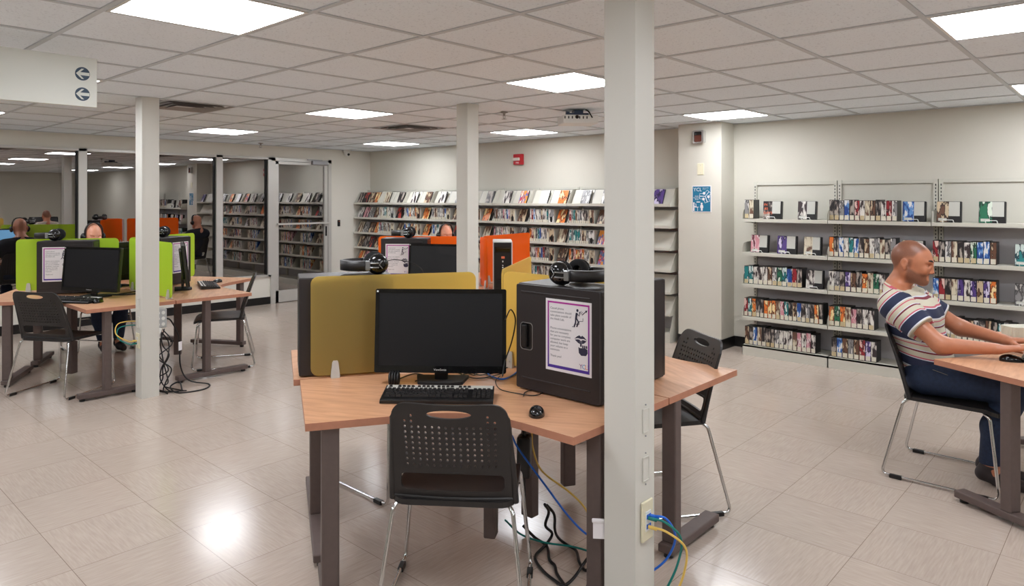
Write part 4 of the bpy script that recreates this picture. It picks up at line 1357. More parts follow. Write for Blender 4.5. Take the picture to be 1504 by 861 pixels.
VIS = {0: [1, 2, 3, 4], 1: [1, 2, 3], 2: [1, 2], 3: [1, 2], 4: [1, 2], 5: [1, 2], 6: [1, 2, 3, 4], 7: [1, 2, 3]}
SP = ['white', 'dark', 'blue', 'grey', 'red', 'cream', 'teal', 'white', 'orange', 'brown', 'grey', 'pink', 'white']
stuff = MB()
for bi in range(8):
    w = BY[bi] - BY[bi + 1]
    for row in range(1, 6):
        z = RZ[row]
        vis = row in VIS[bi]
        if bi == 0:
            for k in range(4):
                c = rnd.choice(['brown', 'dark', 'cream', 'orange', 'grey', 'black', 'pink'])
                if vis: lean_book(0, .03 + .142 * k, row, 'cover_' + c, c, f'{c} covered book shown face out, {ORD[k]} from left, {rown[row]} shelf of the corner rack')
                else: stuff.box(BX + .04, BX + .10, BY[0] - .03 - .142 * k - .128, BY[0] - .03 - .142 * k, z + .001, z + .17, rnd.randrange(len(SP)))
            continue
        n = 9 if bi % 3 else 10
        x = .012
        for k in range(n):
            c = rnd.choice(SP); ww = rnd.choice([.028, .03, .033]); h = .165 + rnd.random() * .02
            if vis:
                me = spine_mesh('book', ww, .13, round(h, 2), 1, 'art_' + c, 'page_card')
                put('book', me, (BX + .03, BY[bi] - x, z), -90, f'{c} spined book, {ORD[k]} from left, {rown[row]} shelf, {ORD[bi]} bay of back rack', 'book', 'books standing on the back racks')
            else:
                stuff.box(BX + .03, BX + .16, BY[bi] - x - ww + .001, BY[bi] - x, z + .001, z + h, SP.index(c))
            x += ww
        c = rnd.choice(['cream', 'grey', 'brown'])
        if vis:
            k_ = ('blk', c)
            if k_ not in CACHE:
                CACHE[k_] = MB().rbox(0, .08, .001, .12, 0, .172, .003).box(.004, .076, 0, .0012, .004, .168, 1).plate(ell(.04, .05, .02, .035, 14), (), lambda a, b: (a, -.0006, b), lambda a, b: (a, .0005, b), 2).mesh('display_box', [M['page_card'], M['cover_' + c], M['plastic_dark']])
            put('display_box', CACHE[k_], (BX + .03, BY[bi] - x - .004, z), -90, f'{c} display box ending the book row, {rown[row]} shelf, {ORD[bi]} bay of back rack', 'display box', 'display boxes ending the book rows')
            c2 = rnd.choice(['dark', 'bright', 'brown', 'cream', 'grey', 'orange', 'black'])
            lean_book(bi, min(x + .11, w - .15), row, 'cover_' + c2, c2, f'{c2} covered book leaning face out, right end, {rown[row]} shelf, {ORD[bi]} bay of back rack')
        else:
            stuff.box(BX + .03, BX + .14, BY[bi] - x - .08, BY[bi] - x - .002, z + .001, z + .17, SP.index('cream'))
so = stuff.build('books', [M['art_' + c] for c in SP])
tag(so, 'rows of books on the low rack shelves hidden behind the desks, seen as reflections', 'books', None, 'stuff')
# ================================================================ people
mat('skin_brown', (186, 120, 88), .42, var=.06, scale=30)
mat('skin_stubble', (112, 72, 58), .55, var=.10, scale=260)
mat('skin_fair', (228, 158, 128), .42, var=.05, scale=30)
mat('brow_hair', (38, 28, 26), .7)
mat('denim', (34, 48, 74), .85, var=.16, scale=60, bump=.3, bscale=900)
mat('denim_thread', (150, 140, 120), .8)
mat('shoe_dark', (46, 38, 40), .6)
mat('belt_tan', (150, 90, 64), .6)
mat('shirt_dark', (40, 42, 52), .85)
def skin_with_stubble():
    m = MATS['skin_brown']; nt = m.node_tree; b = nt.nodes['Principled BSDF']
    src = b.inputs['Base Color'].links[0].from_socket
    at = N(nt, 'ShaderNodeAttribute'); at.attribute_name = 'hair'
    nz = N(nt, 'ShaderNodeTexNoise'); nz.inputs['Scale'].default_value = 420
    tc = N(nt, 'ShaderNodeTexCoord'); nt.links.new(tc.outputs['Object'], nz.inputs['Vector'])
    mr = N(nt, 'ShaderNodeMapRange'); mr.inputs[1].default_value = .2; mr.inputs[2].default_value = .8; mr.inputs[3].default_value = .62; mr.inputs[4].default_value = 1.
    nt.links.new(nz.outputs['Fac'], mr.inputs[0])
    ml = N(nt, 'ShaderNodeMath', operation='MULTIPLY'); nt.links.new(at.outputs['Fac'], ml.inputs[0]); nt.links.new(mr.outputs[0], ml.inputs[1])
    mx = N(nt, 'ShaderNodeMix'); mx.data_type = 'RGBA'; mx.inputs[7].default_value = lin((84, 54, 44))
    nt.links.new(ml.outputs[0], mx.inputs[0]); nt.links.new(src, mx.inputs[6]); nt.links.new(mx.outputs[2], b.inputs['Base Color'])
skin_with_stubble()
def stripes():
    m, nt, b = new_mat('striped_knit')
    at = N(nt, 'ShaderNodeAttribute'); at.attribute_name = 'stripe'
    ml = N(nt, 'ShaderNodeMath', operation='MULTIPLY'); ml.inputs[1].default_value = 1 / .135
    fr = N(nt, 'ShaderNodeMath', operation='FRACT')
    a2 = N(nt, 'ShaderNodeAttribute'); a2.attribute_name = 'sleeve_stripe'
    a3 = N(nt, 'ShaderNodeAttribute'); a3.attribute_name = 'sleeve'
    gt = N(nt, 'ShaderNodeMath', operation='GREATER_THAN'); gt.inputs[1].default_value = 0
    nt.links.new(a3.outputs['Fac'], gt.inputs[0])
    pick = N(nt, 'ShaderNodeMix'); pick.data_type = 'FLOAT'
    nt.links.new(gt.outputs[0], pick.inputs[0]); nt.links.new(at.outputs['Fac'], pick.inputs[2]); nt.links.new(a2.outputs['Fac'], pick.inputs[3])
    nt.links.new(pick.outputs[0], ml.inputs[0]); nt.links.new(ml.outputs[0], fr.inputs[0])
    rp = N(nt, 'ShaderNodeValToRGB'); cr = rp.color_ramp; cr.interpolation = 'CONSTANT'
    cream, navy, pink, wine, ice = (205, 198, 178), (44, 50, 76), (196, 92, 108), (120, 40, 56), (214, 216, 226)
    seq = [(0, navy), (.30, ice), (.34, cream), (.40, pink), (.445, cream), (.60, ice), (.63, wine), (.69, cream), (.88, pink), (.93, ice), (.965, navy)]
    cr.elements[0].position = 0; cr.elements[0].color = lin(seq[0][1])
    cr.elements[1].position = seq[1][0]; cr.elements[1].color = lin(seq[1][1])
    for p, c in seq[2:]:
        e_ = cr.elements.new(p); e_.color = lin(c)
    nt.links.new(fr.outputs[0], rp.inputs['Fac']); nt.links.new(rp.outputs['Color'], b.inputs['Base Color'])
    b.inputs['Roughness'].default_value = .9
stripes()

def torso(B):
    B.ball((0, -.018, .548), (.165, .125, .092), .04)
    B.ball((0, .008, .66), (.150, .116, .13), .05)
    B.ball((0, .062, .82), (.168, .122, .15), .06)
    B.cone((-.13, .115, .925), (.13, .115, .925), .066, .066, .06)
    for sg in (1, -1):
        B.cone((sg * .03, .15, 1.01), (sg * .15, .12, .945), .045, .055, .05)
        B.ball((sg * .085, .015, .86), (.075, .06, .075), .05)
ARM = {-1: [(-.185, .115, .925), (-.235, -.110, .748), (-.148, -.340, .748)], 1: [(.185, .110, .925), (.268, -.115, .772), (.150, -.345, .748)]}
LEG = {-1: [(-.095, -.005, .535), (-.115, -.42, .545), (-.02, -.29, .105)], 1: [(.095, -.005, .535), (.125, -.42, .545), (.13, -.27, .105)]}
def upper_arms(B, f=1.):
    for sg in (1, -1):
        a, b_, c = ARM[sg]
        B.cone(a, b_, .066 * f, .047 * f, .035)
def legs(B):
    for sg in (1, -1):
        a, b_, c = LEG[sg]
        B.cone(a, b_, .082, .066, .03)
        B.cone((b_[0], b_[1] + .01, b_[2]), ((b_[0] + c[0]) / 2, (b_[1] + c[1]) / 2 + .03, (b_[2] + c[2]) / 2), .062, .055, .03)
        B.cone(((b_[0] + c[0]) / 2, (b_[1] + c[1]) / 2 + .03, (b_[2] + c[2]) / 2), c, .055, .038, .03)
HC = (0, .085, 1.178)
TH = R(12); HP = Vector((0, 0, 1.14))
def hrot(p, inv=False):
    """the head's own nod, about a pivot behind the nose"""
    c, q = math.cos(TH), math.sin(TH)
    if inv:
        y, z = p[1] - HP.y, p[2] + .014 - HP.z
        return (p[0], c * y + q * z + HP.y, -q * y + c * z + HP.z)
    y, z = p[1] - HP.y, p[2] - HP.z
    return (p[0], c * y - q * z + HP.y, q * y + c * z + HP.z - .014)
class Nod:
    def __init__(s, B): s.B = B
    def ball(s, c, rad, k=.02, rx=0., neg=False): s.B.ball(hrot(c), rad, k, rx + TH, neg); return s
    def cone(s, a, b, ra, rb, k=.02): s.B.cone(hrot(a), hrot(b), ra, rb, k); return s
def head(B0):
    B = Nod(B0)
    B.ball((0, .092, 1.182), (.073, .098, .095), .03)
    B.ball((0, .04, 1.14), (.060, .062, .092), .04)
    B0.cone((0, .16, .995), (0, .105, 1.10), .062, .057, .03)
    for sg in (1, -1):
        B.cone((sg * .050, .078, 1.100), (sg * .012, .004, 1.066), .022, .020, .03)
        B.ball((sg * .036, .004, 1.130), (.022, .018, .022), .02)
        B.ball((sg * .033, -.010, 1.162), (.017, .014, .011), .010, neg=True)
        B.ball((sg * .033, .004, 1.158), (.0135, .0135, .0120), .005)
        B.cone((sg * .010, -.014, 1.180), (sg * .044, .002, 1.181), .0085, .0070, .012)
        B.ball((sg * .011, -.018, 1.120), (.009, .010, .008), .006)
        B.ball((sg * .079, .100, 1.146), (.0105, .019, .030), .005, rx=-.22)
        B.ball((sg * .091, .096, 1.150), (.009, .012, .019), .004, neg=True)
        B.cone((sg * .080, .086, 1.148), (sg * .082, .084, 1.140), .006, .006, .004)
        B.cone((sg * .076, .088, 1.124), (sg * .078, .092, 1.117), .008, .007, .008)
    B.ball((0, .002, 1.062), (.024, .020, .018), .02)
    B.cone((0, -.012, 1.178), (0, -.027, 1.130), .008, .011, .010)
    B.ball((0, -.029, 1.124), (.011, .011, .010), .006)
    B.cone((-.018, -.002, 1.099), (.018, -.002, 1.099), .0085, .0085, .006)
    B.cone((0, -.010, 1.099), (0, -.009, 1.098), .0085, .0085, .006)
    B.cone((-.015, .000, 1.084), (.015, .000, 1.084), .0095, .0095, .006)
    B.cone((0, -.006, 1.084), (0, -.005, 1.083), .009, .009, .006)
    B.cone((0, .004, 1.076), (0, .000, 1.068), .014, .015, .014)
def hand(B, sg):
    w = Vector(ARM[sg][2]); e_ = Vector(ARM[sg][1])
    f = Vector((-sg * .18, -1, .02)).normalized()            # knuckles ahead of the wrist
    r = Vector((1, 0, 0)); r = (r - f * r.dot(f)).normalized() * (-1 if sg > 0 else 1)   # towards the thumb: inward
    r = Vector((-sg, 0, 0)); r = (r - f * r.dot(f)).normalized()
    up = Vector((0, 0, 1))
    kn = w + f * .088 + up * .012
    B.cone(e_, w, .045, .028, .03)
    for q in (-.027, -.009, .009, .027):
        B.cone(w + r * q * .55 + f * .012, kn + r * q, .017, .0115, .012)
    ln = [.066, .082, .088, .078]                # little, ring, middle, index
    for i, q in enumerate((-.031, -.0105, .0105, .031)):
        a = kn + r * q
        l = ln[i]
        b_ = a + (f * .42 + up * .10 + r * q * .8).normalized() * l * .42
        c = b_ + (f * .8 - up * .62).normalized() * l * .32
        d = c + (f * .35 - up * .95).normalized() * l * .26
        B.cone(a, b_, .0105, .0092, .004); B.cone(b_, c, .0092, .0085, .003); B.cone(c, d, .0085, .0068, .003)
    a = w + r * .024 + f * .028
    b_ = a + (r * .75 + f * .62 - up * .12).normalized() * .042
    c = b_ + (r * .25 + f * .9 - up * .25).normalized() * .03
    d = c + (f * .95 - up * .25).normalized() * .024
    B.cone(w + r * .012, a, .016, .014, .012); B.cone(a, b_, .014, .011, .008); B.cone(b_, c, .011, .0095, .004); B.cone(c, d, .0095, .0075, .003)
def shoes(B, sg):
    c = Vector(LEG[sg][2])
    B.cone(c, c + Vector((0, .012, -.03)), .044, .04, .02)
    B.cone(c + Vector((0, .03, -.052)), c + Vector((0, -.05, -.062)), .034, .038, .025)
    B.cone(c + Vector((0, -.05, -.066)), c + Vector((0, -.145, -.074)), .038, .030, .025)

LO, HI = (-.38, -.70, -.01), (.38, .30, 1.30)
Hn = .0044
# the body: one continuous skin from scalp to feet
B = Body(); torso(B); upper_arms(B, .88); legs(B); head(B)
for sg in (1, -1): hand(B, sg)
for sg in (1, -1):
    c = Vector(LEG[sg][2]); B.cone(c, c + Vector((0, -.03, -.05)), .036, .034, .02); B.cone(c + Vector((0, -.03, -.055)), c + Vector((0, -.13, -.07)), .034, .026, .02)
D, lo, ax = B.field(LO, HI, Hn)
BV, BF = nets(D, lo, Hn)
q_ = np.array([0, HP.y, HP.z - .014]); c_, t_ = math.cos(TH), math.sin(TH)
x = BV[:, 0]; yr = BV[:, 1] - HP.y; zr = BV[:, 2] + .014 - HP.z
y = c_ * yr + t_ * zr + HP.y; z = -t_ * yr + c_ * zr + HP.z          # head's own frame
def ss(a, b, v): t = np.clip((v - a) / (b - a), 0, 1); return t * t * (3 - 2 * t)
line = np.interp(y, [-.02, .02, .045, .066, .085, .112, .135, .16, .20], [1.262, 1.243, 1.225, 1.190, 1.182, 1.172, 1.115, 1.092, 1.086])
scalp = ss(-.014, .020, z - line) * ss(1.075, 1.09, z)
side = ss(.056, .072, y) * ss(.088, .080, y) * ss(1.185, 1.175, z) * ss(1.095, 1.11, z) * .6       # sideburn
jaw = ss(1.122, 1.100, z - .42 * np.clip(y - .03, 0, .05)) * ss(.092, .070, y) * ss(1.035, 1.045, z)
lips = ss(.026, .020, np.abs(x)) * ss(1.073, 1.077, z) * ss(1.108, 1.104, z) * (y < .012)
must = ss(.034, .026, np.abs(x)) * ss(1.102, 1.105, z) * ss(1.119, 1.113, z) * (y < .010)
hair = np.clip(np.maximum.reduce([scalp * .80, side, jaw * .85 * (1 - lips), must * .85]), 0, 1) * (BV[:, 2] > .98)
me_body = np_mesh('body', BV, BF, [M['skin_brown']], None, {'hair': hair})
me_fair = np_mesh('body', BV, BF, [M['skin_fair']])
# trousers
B = Body(); B.ball((0, -.018, .548), (.165, .125, .092), .04); B.ball((0, .008, .66), (.150, .116, .13), .05); legs(B)
D, lo, ax = B.field(LO, HI, Hn, grow=.010)
X, Y, Z = np.meshgrid(*ax, indexing='ij')
cut = np.maximum((Z - .63) , .115 - Z)
V2, F2 = nets(np.maximum(D, cut), lo, Hn)
me_jeans = np_mesh('jeans', V2, F2, [M['denim']])
# shirt
B = Body(); torso(B)
D, lo, ax = B.field(LO, HI, Hn, grow=.014)
for sg in (1, -1):
    a, b_, c = [np.array(q) for q in ARM[sg]]
    B = Body(); B.cone(tuple(a), tuple(b_), .070, .058, .03)
    Ds = B.field(LO, HI, Hn, grow=.014)[0]
    d = (b_ - a) / np.linalg.norm(b_ - a)
    t_ = (X - a[0]) * d[0] + (Y - a[1]) * d[1] + (Z - a[2]) * d[2]
    Ds = np.maximum(Ds, t_ - .168)
    hh = np.maximum(.035 - np.abs(D - Ds), 0) / .035
    D = np.minimum(D, Ds) - hh * hh * .035 * .25
hem = .512 + .05 * np.clip((.12 - Y) / .22, 0, 1) - Z
topc = (Z - 1.022) + .30 * (.14 - Y)
D = np.maximum(np.maximum(D, hem), topc)
V3, F3 = nets(D, lo, Hn)
ta = np.array([0, .105, .40]); ta = ta / np.linalg.norm(ta)
st_ = -((V3[:, 1] - .0) * ta[1] * -.6 + (V3[:, 2] - .50) * ta[2])
s2 = np.zeros(len(V3)); sl = np.full(len(V3), -1.)
for sg in (1, -1):
    a = np.array(ARM[sg][0]); b_ = np.array(ARM[sg][1]); d = (b_ - a) / np.linalg.norm(b_ - a)
    t_ = (V3 - a) @ d
    r_ = np.linalg.norm((V3 - a) - t_[:, None] * d, axis=1)
    on = V3[:, 0] * sg > 0
    s2 = np.where(on, t_ + .02, s2)
    sl = np.where(on, np.minimum(V3[:, 0] * sg - .150 + .25 * (t_ - .05), .099 - r_), sl)
me_shirt = np_mesh('shirt', V3, F3, [M['striped_knit']], None, {'stripe': st_, 'sleeve_stripe': s2, 'sleeve': sl})
me_dark = np_mesh('shirt', V3, F3, [M['shirt_dark']])
# shoes
B = Body(); shoes(B, 1); shoes(B, -1)
D, lo, ax = B.field((-.2, -.52, -.005), (.25, -.15, .19), .005)
Zs = np.meshgrid(*ax, indexing='ij')[2]
V4, F4 = nets(np.maximum(np.maximum(D, Zs - .145), .0015 - Zs), lo, .005)
me_shoes = np_mesh('shoes', V4, F4, [M['shoe_dark']])

def person(name_label, loc, rz, body, shirt, brows=False, group=None, k=.985):
    t = thing('person', name_label, 'person', loc, rz, group)
    def ob(n, me):
        o = bpy.data.objects.new(n, me); COL.objects.link(o); o.parent = t; return o
    ob('body', body); sh = ob('shirt', shirt); jn = ob('jeans', me_jeans); ob('shoes', me_shoes)
    if brows:
        b_ = MB()
        for sg in (1, -1):
            b_.tube(spline([hrot(q) for q in ((sg * .013, -.0225, 1.183), (sg * .028, -.0165, 1.189), (sg * .050, .004, 1.183))], 5), [.0028 + .0024 * math.sin(PI * k / 10) for k in range(11)], 0, 6)
            b_.tube(spline([hrot(q) for q in ((sg * .021, -.0070, 1.155), (sg * .033, -.0096, 1.1505), (sg * .045, -.0015, 1.155))], 4), .0016, 0, 5)
        b_.build('eyebrows', M['brow_hair'], t)
        s_ = MB()
        s_.tube([(-.150, .06, .585), (-.178, -.01, .56), (-.170, -.05, .50)], .0012, 0, 5).tube([(-.172, -.06, .60), (-.176, -.16, .575), (-.172, -.27, .565)], .0012, 0, 5)
        s_.build('pocket_stitching', M['denim_thread'], jn)
        MB().rbox(-.06, .06, .155, .163, .535, .57, .003).build('belt', M['belt_tan'], jn) if False else None
    if not brows: t.scale = (k,) * 3
    return t
person('seated man with shaved head typing, navy and cream striped shirt, jeans', (4.53, .90, 0), 0, me_body, me_shirt, True)
person('bald person with headphones behind the left green screen, in blue jeans', (2.45, 7.83, .006), 0, me_fair, me_dark)
person('bald person with headphones whose head shows above the orange screen', (5.59, 5.93, 0), -20, me_fair, me_dark, k=.957)

def worn(label, loc, rz, k=.985):
    t = thing('headphones', label, 'headphones', loc, rz, 'black headphones being worn')
    band = spline([(-.082, .06, 1.15), (-.080, .05, 1.22), (-.05, .04, 1.272), (0, .035, 1.288), (.05, .04, 1.272), (.080, .05, 1.22), (.082, .06, 1.15)], 5)
    vs = []; fs = []
    for i, p in enumerate(band):
        q = band[min(i + 1, len(band) - 1)] - band[max(0, i - 1)]; nrm = Vector((-q.z, 0, q.x)).normalized() * .005
        for dy in (-.014, .014):
            vs += [p + nrm + Vector((0, dy, 0)), p - nrm + Vector((0, dy, 0))]
    for i in range(len(band) - 1):
        o = i * 4
        for a, b_ in ((0, 1), (1, 3), (3, 2), (2, 0)): fs.append((o + a, o + b_, o + 4 + b_, o + 4 + a))
    MB().add(vs, fs, 0, True).build('headband', M['plastic_dark'], t)
    for sg in (1, -1):
        Mx = TR(sg * .088, .07, 1.14, ry=90 * sg)
        MB().lathe([(.0005, .028), (.022, .027), (.038, .016), (.043, .0), (.036, -.006), (.0005, -.006)], 20, 0, Mx).build('ear_cup', M['gloss_black'], t)
    t.scale = (k,) * 3
    return t
worn('black headphones on the bald head behind the green screen', (2.45, 7.83, .006), 0)
worn('black headphones on the bald head behind the orange screen', (5.59, 5.93, 0), -20, .957)
# ================================================================ outlets and cables
def gp(u, v, z):
    d = F * (CZ - z) / (v - Y0); x = (u - CX) * d / F
    return Vector((math.sin(T) * x + math.cos(T) * d, -math.cos(T) * x + math.sin(T) * d, z))
def outlet(name, label, cat, x, y, z, rz, kind):
    t = thing(name, label, cat, (x, y, z), rz)
    return t
# near column, -Y face
cx = C1[0] + .066
for z, l in ((.735, 'upper'), (.565, 'lower')):
    t = thing('blank_cover', f'{l} painted blank cover on the large column above the cable outlet', 'wall plate', (cx, C1[1] - .002, z), 0, 'blank covers on the large column')
    MB().plate(rrect(-.020, .020, -.042, .042, .003, 2), [rrect(-.0175, .0175, -.0395, .0395, .002, 2)], lambda a, b: (a, -.0035, b), lambda a, b: (a, .001, b)).box(-.0205, .0205, -.0008, .001, -.043, .043).build('cover', M['column_paint'], t)
    MB().cyl((0, -.002, .055), (0, .0015, .055), .0025).cyl((0, -.002, -.055), (0, .0015, -.055), .0025).build('screw', M['zinc'], t)
ot = thing('network_outlet', 'cream network outlet on the large column with blue, green and yellow plugs', 'outlet', (cx, C1[1] - .002, .385), 0)
MB().rbox(-.036, .036, -.009, 0, -.070, .070, .004).build('plate', M['cream_plastic'], ot)
jb = MB().rbox(-.018, .018, -.012, -.008, -.035, .035, .002)
jb.build('insert', M['white_plastic'], ot)
MB().box(-.014, -.001, -.013, -.0115, .008, .024).box(.002, .014, -.013, -.0115, .008, .024).box(-.014, -.001, -.013, -.0115, -.026, -.01).box(.002, .014, -.013, -.0115, -.026, -.01).build('jacks', M['cable_blue'], ot)
def cable(name, label, pts, r, m_, cat='cable', n=8, group=None, plug=False):
    b_ = MB().tube(spline(pts, n), r, 0, 8)
    if plug:
        p0 = Vector(pts[0]); d = (Vector(pts[1]) - p0).normalized()
        b_.tube([p0, p0 + d * .03], .0065, 0, 8)
    o = b_.build(name, M[m_])
    tag(o, label, cat, group)
    return o
ox, oy, oz = cx, C1[1] - .0155, .385
cable('network_cable', 'blue network cable looping out of the outlet on the large column', [(ox + .008, oy, oz + .016), (ox + .03, oy - .05, oz + .012), (ox + .085, oy - .055, oz - .07), (ox + .10, oy - .01, oz - .17), (ox + .07, oy + .06, oz - .24), (ox + .06, oy + .16, oz - .30), (ox + .02, oy + .2, .02)], .0042, 'cable_blue', plug=True)
cable('network_cable', 'green network cable looping out of the outlet on the large column', [(ox - .006, oy, oz + .012), (ox + .015, oy - .055, oz + .006), (ox + .07, oy - .085, oz - .06), (ox + .088, oy - .06, oz - .17), (ox + .06, oy - .02, oz - .28), (ox + .03, oy, oz - .34), (ox + .0, oy + .01, .008)], .0042, 'cable_green', plug=True)
cable('network_cable', 'yellow network cable looping out of the outlet on the large column', [(ox - .006, oy, oz - .018), (ox + .015, oy - .06, oz - .025), (ox + .075, oy - .10, oz - .09), (ox + .09, oy - .085, oz - .19), (ox + .06, oy - .06, oz - .28), (ox + .03, oy - .04, .03), (ox - .05, oy - .05, .007)], .0042, 'cable_yellow', plug=True)
# far column, -X face
lx, ly, lz = C3[0] - .002, C3[1] + .066, .335 + .10
ot2 = thing('network_outlet', 'cream network outlet on the far column with yellow and green cables', 'outlet', (lx, ly, lz), -90)
MB().rbox(-.034, .034, -.008, 0, -.058, .058, .004).build('plate', M['cream_plastic'], ot2)
MB().box(-.014, .014, -.010, -.007, -.03, .03).build('insert', M['white_plastic'], ot2)
for z, l in ((.715, 'upper'), (.575, 'lower')):
    t = thing('blank_cover', f'{l} painted blank cover on the far column beside the green desks', 'wall plate', (lx, ly, z), -90, 'blank covers on the far column')
    MB().plate(rrect(-.020, .020, -.042, .042, .003, 2), [rrect(-.0165, .0165, -.0385, .0385, .002, 2)], lambda a, b: (a, -.0035, b), lambda a, b: (a, .001, b)).box(-.0205, .0205, -.0008, .001, -.043, .043).build('cover', M['column_paint'], t)
px = lx - .0105
cable('network_cable', 'yellow network cable looping from the outlet on the far column', [(px, ly, lz + .0), (px - .06, ly + .01, lz + .005), (px - .13, ly + .05, lz + .06), (px - .10, ly + .12, lz + .12), (px - .02, ly + .16, lz + .13), (px + .06, ly + .18, lz + .12)], .0042, 'cable_yellow', plug=True)
cable('network_cable', 'green network cable looping from the outlet on the far column', [(px, ly + .004, lz - .02), (px - .05, ly + .01, lz - .02), (px - .12, ly + .04, lz + .03), (px - .10, ly + .10, lz + .09), (px - .02, ly + .15, lz + .10), (px + .06, ly + .18, lz + .09)], .0042, 'cable_green', plug=True)
# power box on the far column and the black lead to the floor
bx = thing('power_box', 'grey power box with sockets on the back of the far column', 'power box', (C3[0] + CW + .004, C3[1] + .16, .50), 0)
MB().rbox(0, .10, -.05, .04, 0, .15, .008).build('housing', M['grey_box'], bx)
q_ = MB()
for k in range(3): q_.cyl((.03, -.0515, .03 + .045 * k), (.03, -.0495, .03 + .045 * k), .014); q_.cyl((.07, -.0515, .03 + .045 * k), (.07, -.0495, .03 + .045 * k), .014)
q_.build('sockets', M['white_plastic'], bx)
MB().rbox(.02, .05, -.075, -.052, -.07, .01, .004, 0, TR(0, 0, 0, ry=8)).build('white_plug', M['white_plastic'], bx)
b0 = Vector((C3[0] + CW + .105, C3[1] + .13, .57))
cable('power_lead', 'black power lead with a white tag dropping from the grey power box to the floor', [b0, b0 + Vector((.04, -.0, -.03)), b0 + Vector((.11, .02, -.18)), b0 + Vector((.12, .02, -.40)), b0 + Vector((.17, -.02, -.52)), b0 + Vector((.30, -.10, -.563)), b0 + Vector((.20, -.22, -.563)), b0 + Vector((.02, -.18, -.563)), b0 + Vector((.0, -.08, -.53)), b0 + Vector((.06, -.10, -.50)), b0 + Vector((.05, -.18, -.55))], .006, 'cable_black')
tg = MB().box(-.02, .02, -.002, .002, -.035, .035).build('paper_tag', M['paper'], None, tuple(b0 + Vector((.115, .012, -.24))), 30)
tag(tg, 'small white paper tag on the black lead right of the far column', 'tag')
c0_ = Vector((C3[0] + CW + .03, C3[1] + .10, .49))
rn = random.Random(3)
for k in range(5):
    pts = [c0_ + Vector((.012 * k, 0, 0))]
    for z in (.38, .28, .17, .08, .012):
        pts.append(Vector((C3[0] + CW + .05 + rn.uniform(-.05, .09), C3[1] + .10 + rn.uniform(-.06, .1), z)))
    pts.append(Vector((C3[0] + CW + rn.uniform(-.02, .2), C3[1] + rn.uniform(-.1, .05), .007)))
    cable('power_lead', 'one of the tangled black leads hanging behind the far column', pts, .005, 'cable_black', group='tangled leads behind the far column')
# under the near desk
def wire(name, label, uvz, r, m_, group=None): return cable(name, label, [gp(*q) for q in uvz], r, m_, group=group)
def at(u, v, d):
    x = (u - CX) * d / F
    return Vector((math.sin(T) * x + math.cos(T) * d, -math.cos(T) * x + math.sin(T) * d, CZ - (v - Y0) * d / F))
def wired(name, label, uvd, r, m_, group=None): return cable(name, label, [at(*q) for q in uvd], r, m_, group=group)
wired('network_cable', 'blue network cable slanting down under the near desk to the column', [(752, 640, 3.0), (762, 660, 3.0), (800, 712, 2.92), (838, 762, 2.86), (868, 789, 2.8), (905, 800, 2.7)], .0042, 'cable_blue')
wired('network_cable', 'yellow network cable hanging under the near desk', [(781, 632, 3.1), (783, 660, 3.1), (796, 692, 3.08), (835, 722, 3.0), (858, 745, 2.95), (870, 770, 2.9), (880, 800, 2.8)], .0042, 'cable_yellow')
wired('network_cable', 'dark green network cable lying across the floor under the near desk', [(742, 764, 3.15), (765, 785, 3.06), (800, 797, 2.98), (840, 803, 2.94), (870, 812, 2.9), (910, 830, 2.8)], .0042, 'cable_green')
GT = 'tangled black leads under the near desk'
LT = 'one of the tangled black leads hanging to the floor under the near desk'
def leads(label, group, r, *uvz): return cable('power_lead', label, [gp(*q) for q in uvz], r, 'cable_black', group=group, n=6)
r_ = .0062
leads(LT, GT, r_, (800, 741, .22), (806, 752, .17), (801, 772, .11), (811, 784, .05), (802, 800, .012), (786, 818, .008), (797, 838, .008), (815, 853, .008), (828, 860, .008), (842, 850, .010), (856, 830, .02), (868, 812, .06), (876, 790, .12), (880, 774, .2))
leads(LT, GT, r_, (803, 742, .2), (814, 756, .15), (815, 778, .08), (820, 790, .03), (832, 800, .012), (846, 809, .010), (851, 826, .010), (860, 838, .010), (869, 828, .03), (867, 806, .08), (866, 798, .12), (880, 796, .16))
leads(LT, GT, r_, (768, 772, .05), (786, 790, .012), (803, 802, .008), (807, 822, .008), (815, 831, .008), (818, 843, .008), (828, 858, .008), (836, 872, .008))
leads(LT, GT, r_, (884, 772, .30), (880, 795, .22), (876, 822, .14), (868, 845, .06), (858, 876, .012), (850, 890, .008))
tg = MB().box(-.022, .022, -.002, .002, -.035, .035).rbox(-.026, .026, -.007, .007, .022, .036, .004).build('paper_tag', M['paper'], None, tuple(at(880, 777, 2.52)), -52)
tag(tg, 'white printed tag on the black lead beside the large column', 'tag')
pw = thing('power_adapter', 'black power adapter hanging under the near desk right of the chair', 'power adapter', tuple(at(770, 660, 3.05)), 30)
MB().rbox(-.03, .03, -.03, .03, -.12, .06, .01).build('housing', M['plastic_dark'], pw)
MB().cyl((0, 0, .06), (0, 0, .0885 - .0), .008).tube([(0, 0, -.12), (.01, 0, -.2), (-.01, 0, -.28)], .006).build('lead', M['cable_black'], pw)
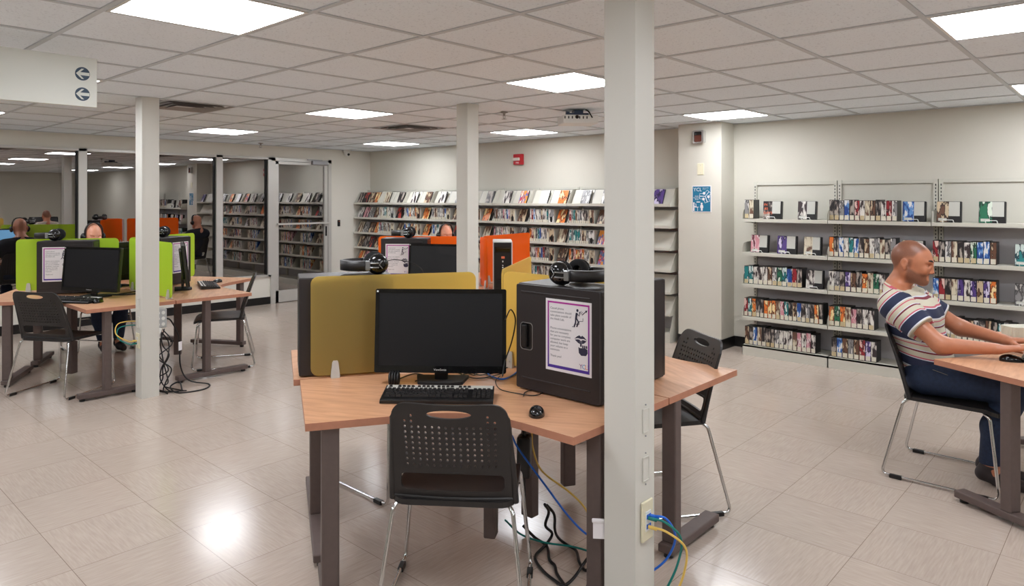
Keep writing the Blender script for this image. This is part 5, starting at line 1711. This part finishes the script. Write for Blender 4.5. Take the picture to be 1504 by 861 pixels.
# on the near desk: leads behind the keyboard
zt = ZT + .006
def onz(u, v, z=ZT + .0055): return gp(u, v, z)
cable('mouse_lead', 'thin black mouse lead curling past the notice case', [onz(769, 582), onz(772, 576), onz(790, 571), onz(800, 574), onz(786, 581), onz(760, 578), onz(735, 572), onz(728, 560), onz(735, 552)], .0022, 'cable_black')
cable('network_cable', 'short blue network cable on the desk right of the big monitor', [onz(712, 545), onz(722, 553), onz(738, 557), onz(752, 552), onz(760, 546)], .0042, 'cable_blue')
GD2 = 'black leads on the near desk behind the keyboard'
LD2 = 'thin black lead lying on the near desk behind the keyboard'
for q in ([(610, 560), (640, 551), (668, 553), (690, 548), (706, 551), (725, 546)], [(585, 557), (610, 549), (636, 554), (665, 546), (700, 556), (742, 548)], [(672, 557), (684, 548), (697, 551), (705, 543), (720, 549), (745, 540)]):
    cable('black_lead', LD2, [onz(*p, ZT + .005) for p in q], .003, 'cable_black', group=GD2)
cl = MB()
c_ = onz(573, 556, ZT + .03)
for k in range(4):
    pts = [Vector((c_.x + .012 * k * .68, c_.y - .012 * k * .73, c_.z)) + Vector((0.026 * math.cos(a) * .73, .026 * math.cos(a) * .68, .026 * math.sin(a))) for a in [2 * PI * i / 20 for i in range(20)]]
    cl.tube(pts, .0052, 0, 7, True)
tag(cl.build('cable_coil', M['cable_black']), 'coil of black cable on the desk under the left corner of the big monitor', 'cable coil')
cable('black_lead', 'black lead hanging down the right edge of the big monitor', [at(742, 470, 3.06), at(750, 455, 3.12), at(757, 470, 3.14), at(752, 500, 3.12), at(742, 530, 3.1), at(738, 553, 3.05)], .003, 'cable_black')
# thin lead from the headphones to the case behind the amber screen
p = Vector(O1) + dirv(150) * .63 + dirv(60) * .14
cable('headphone_lead', 'thin black headphone lead arching right of the headphones above the amber screen', [(p.x, p.y, 1.20), (p.x + .05, p.y - .03, 1.215), (p.x + .12, p.y - .07, 1.20), (p.x + .17, p.y - .10, 1.165), (p.x + .19, p.y - .10, 1.10)], .002, 'cable_black')
# blue cable and tangle at the green desks
o2 = Vector((O2[0], O2[1], 0))
cable('network_cable', 'short blue network cable on the left green desk near the green edge-on screen', [o2 + Vector((-.28, -.16, ZT + .006)), o2 + Vector((-.2, -.18, ZT + .06)), o2 + Vector((-.12, -.2, ZT + .09)), o2 + Vector((-.08, -.14, ZT + .03))], .0042, 'cable_blue')
GG = 'black leads on the left green desk'
for k in range(3):
    pts = [o2 + Vector((-.42 + .12 * q + rn.uniform(-.03, .03), -.30 - .04 * k + rn.uniform(-.05, .05) - .03 * q, ZT + .006)) for q in range(5)]
    cable('black_lead', 'thin black lead lying on the left green desk beside the monitor', pts, .004, 'cable_black', group=GG)
pa = thing('power_adapter', 'small black box on the desk corner right of the far column', 'power adapter', (2.50, 6.22, ZT), -30)
MB().rbox(-.04, .04, -.06, .06, 0, .075, .006).build('housing', M['plastic_dark'], pa)
MB().box(-.03, .03, -.0612, -.059, .03, .045).build('label_plate', M['silver_plastic'], pa)
# ribbed cream tub on the far side of the man's desk
rb = thing('ribbed_tub', 'cream ribbed tub on the desk behind the hands of the seated man', 'tub', (5.27, .53, ZT), -47)
prof = []
b_ = MB()
out = []
for k in range(120):
    a = 2 * PI * k / 120
    r_ = 1 + .018 * math.cos(a * 40)
    cxx, cyy = math.cos(a), math.sin(a)
    s_ = (abs(cxx) ** 5 + abs(cyy) ** 5) ** (-1 / 5)
    out.append((.12 * cxx * s_ * r_, .06 * cyy * s_ * r_))
b_.plate(out, (), lambda x, y: (x * 1.04, y * 1.04, .062), lambda x, y: (x, y, 0))
b_.build('body', M['ribbed_cream'], rb)
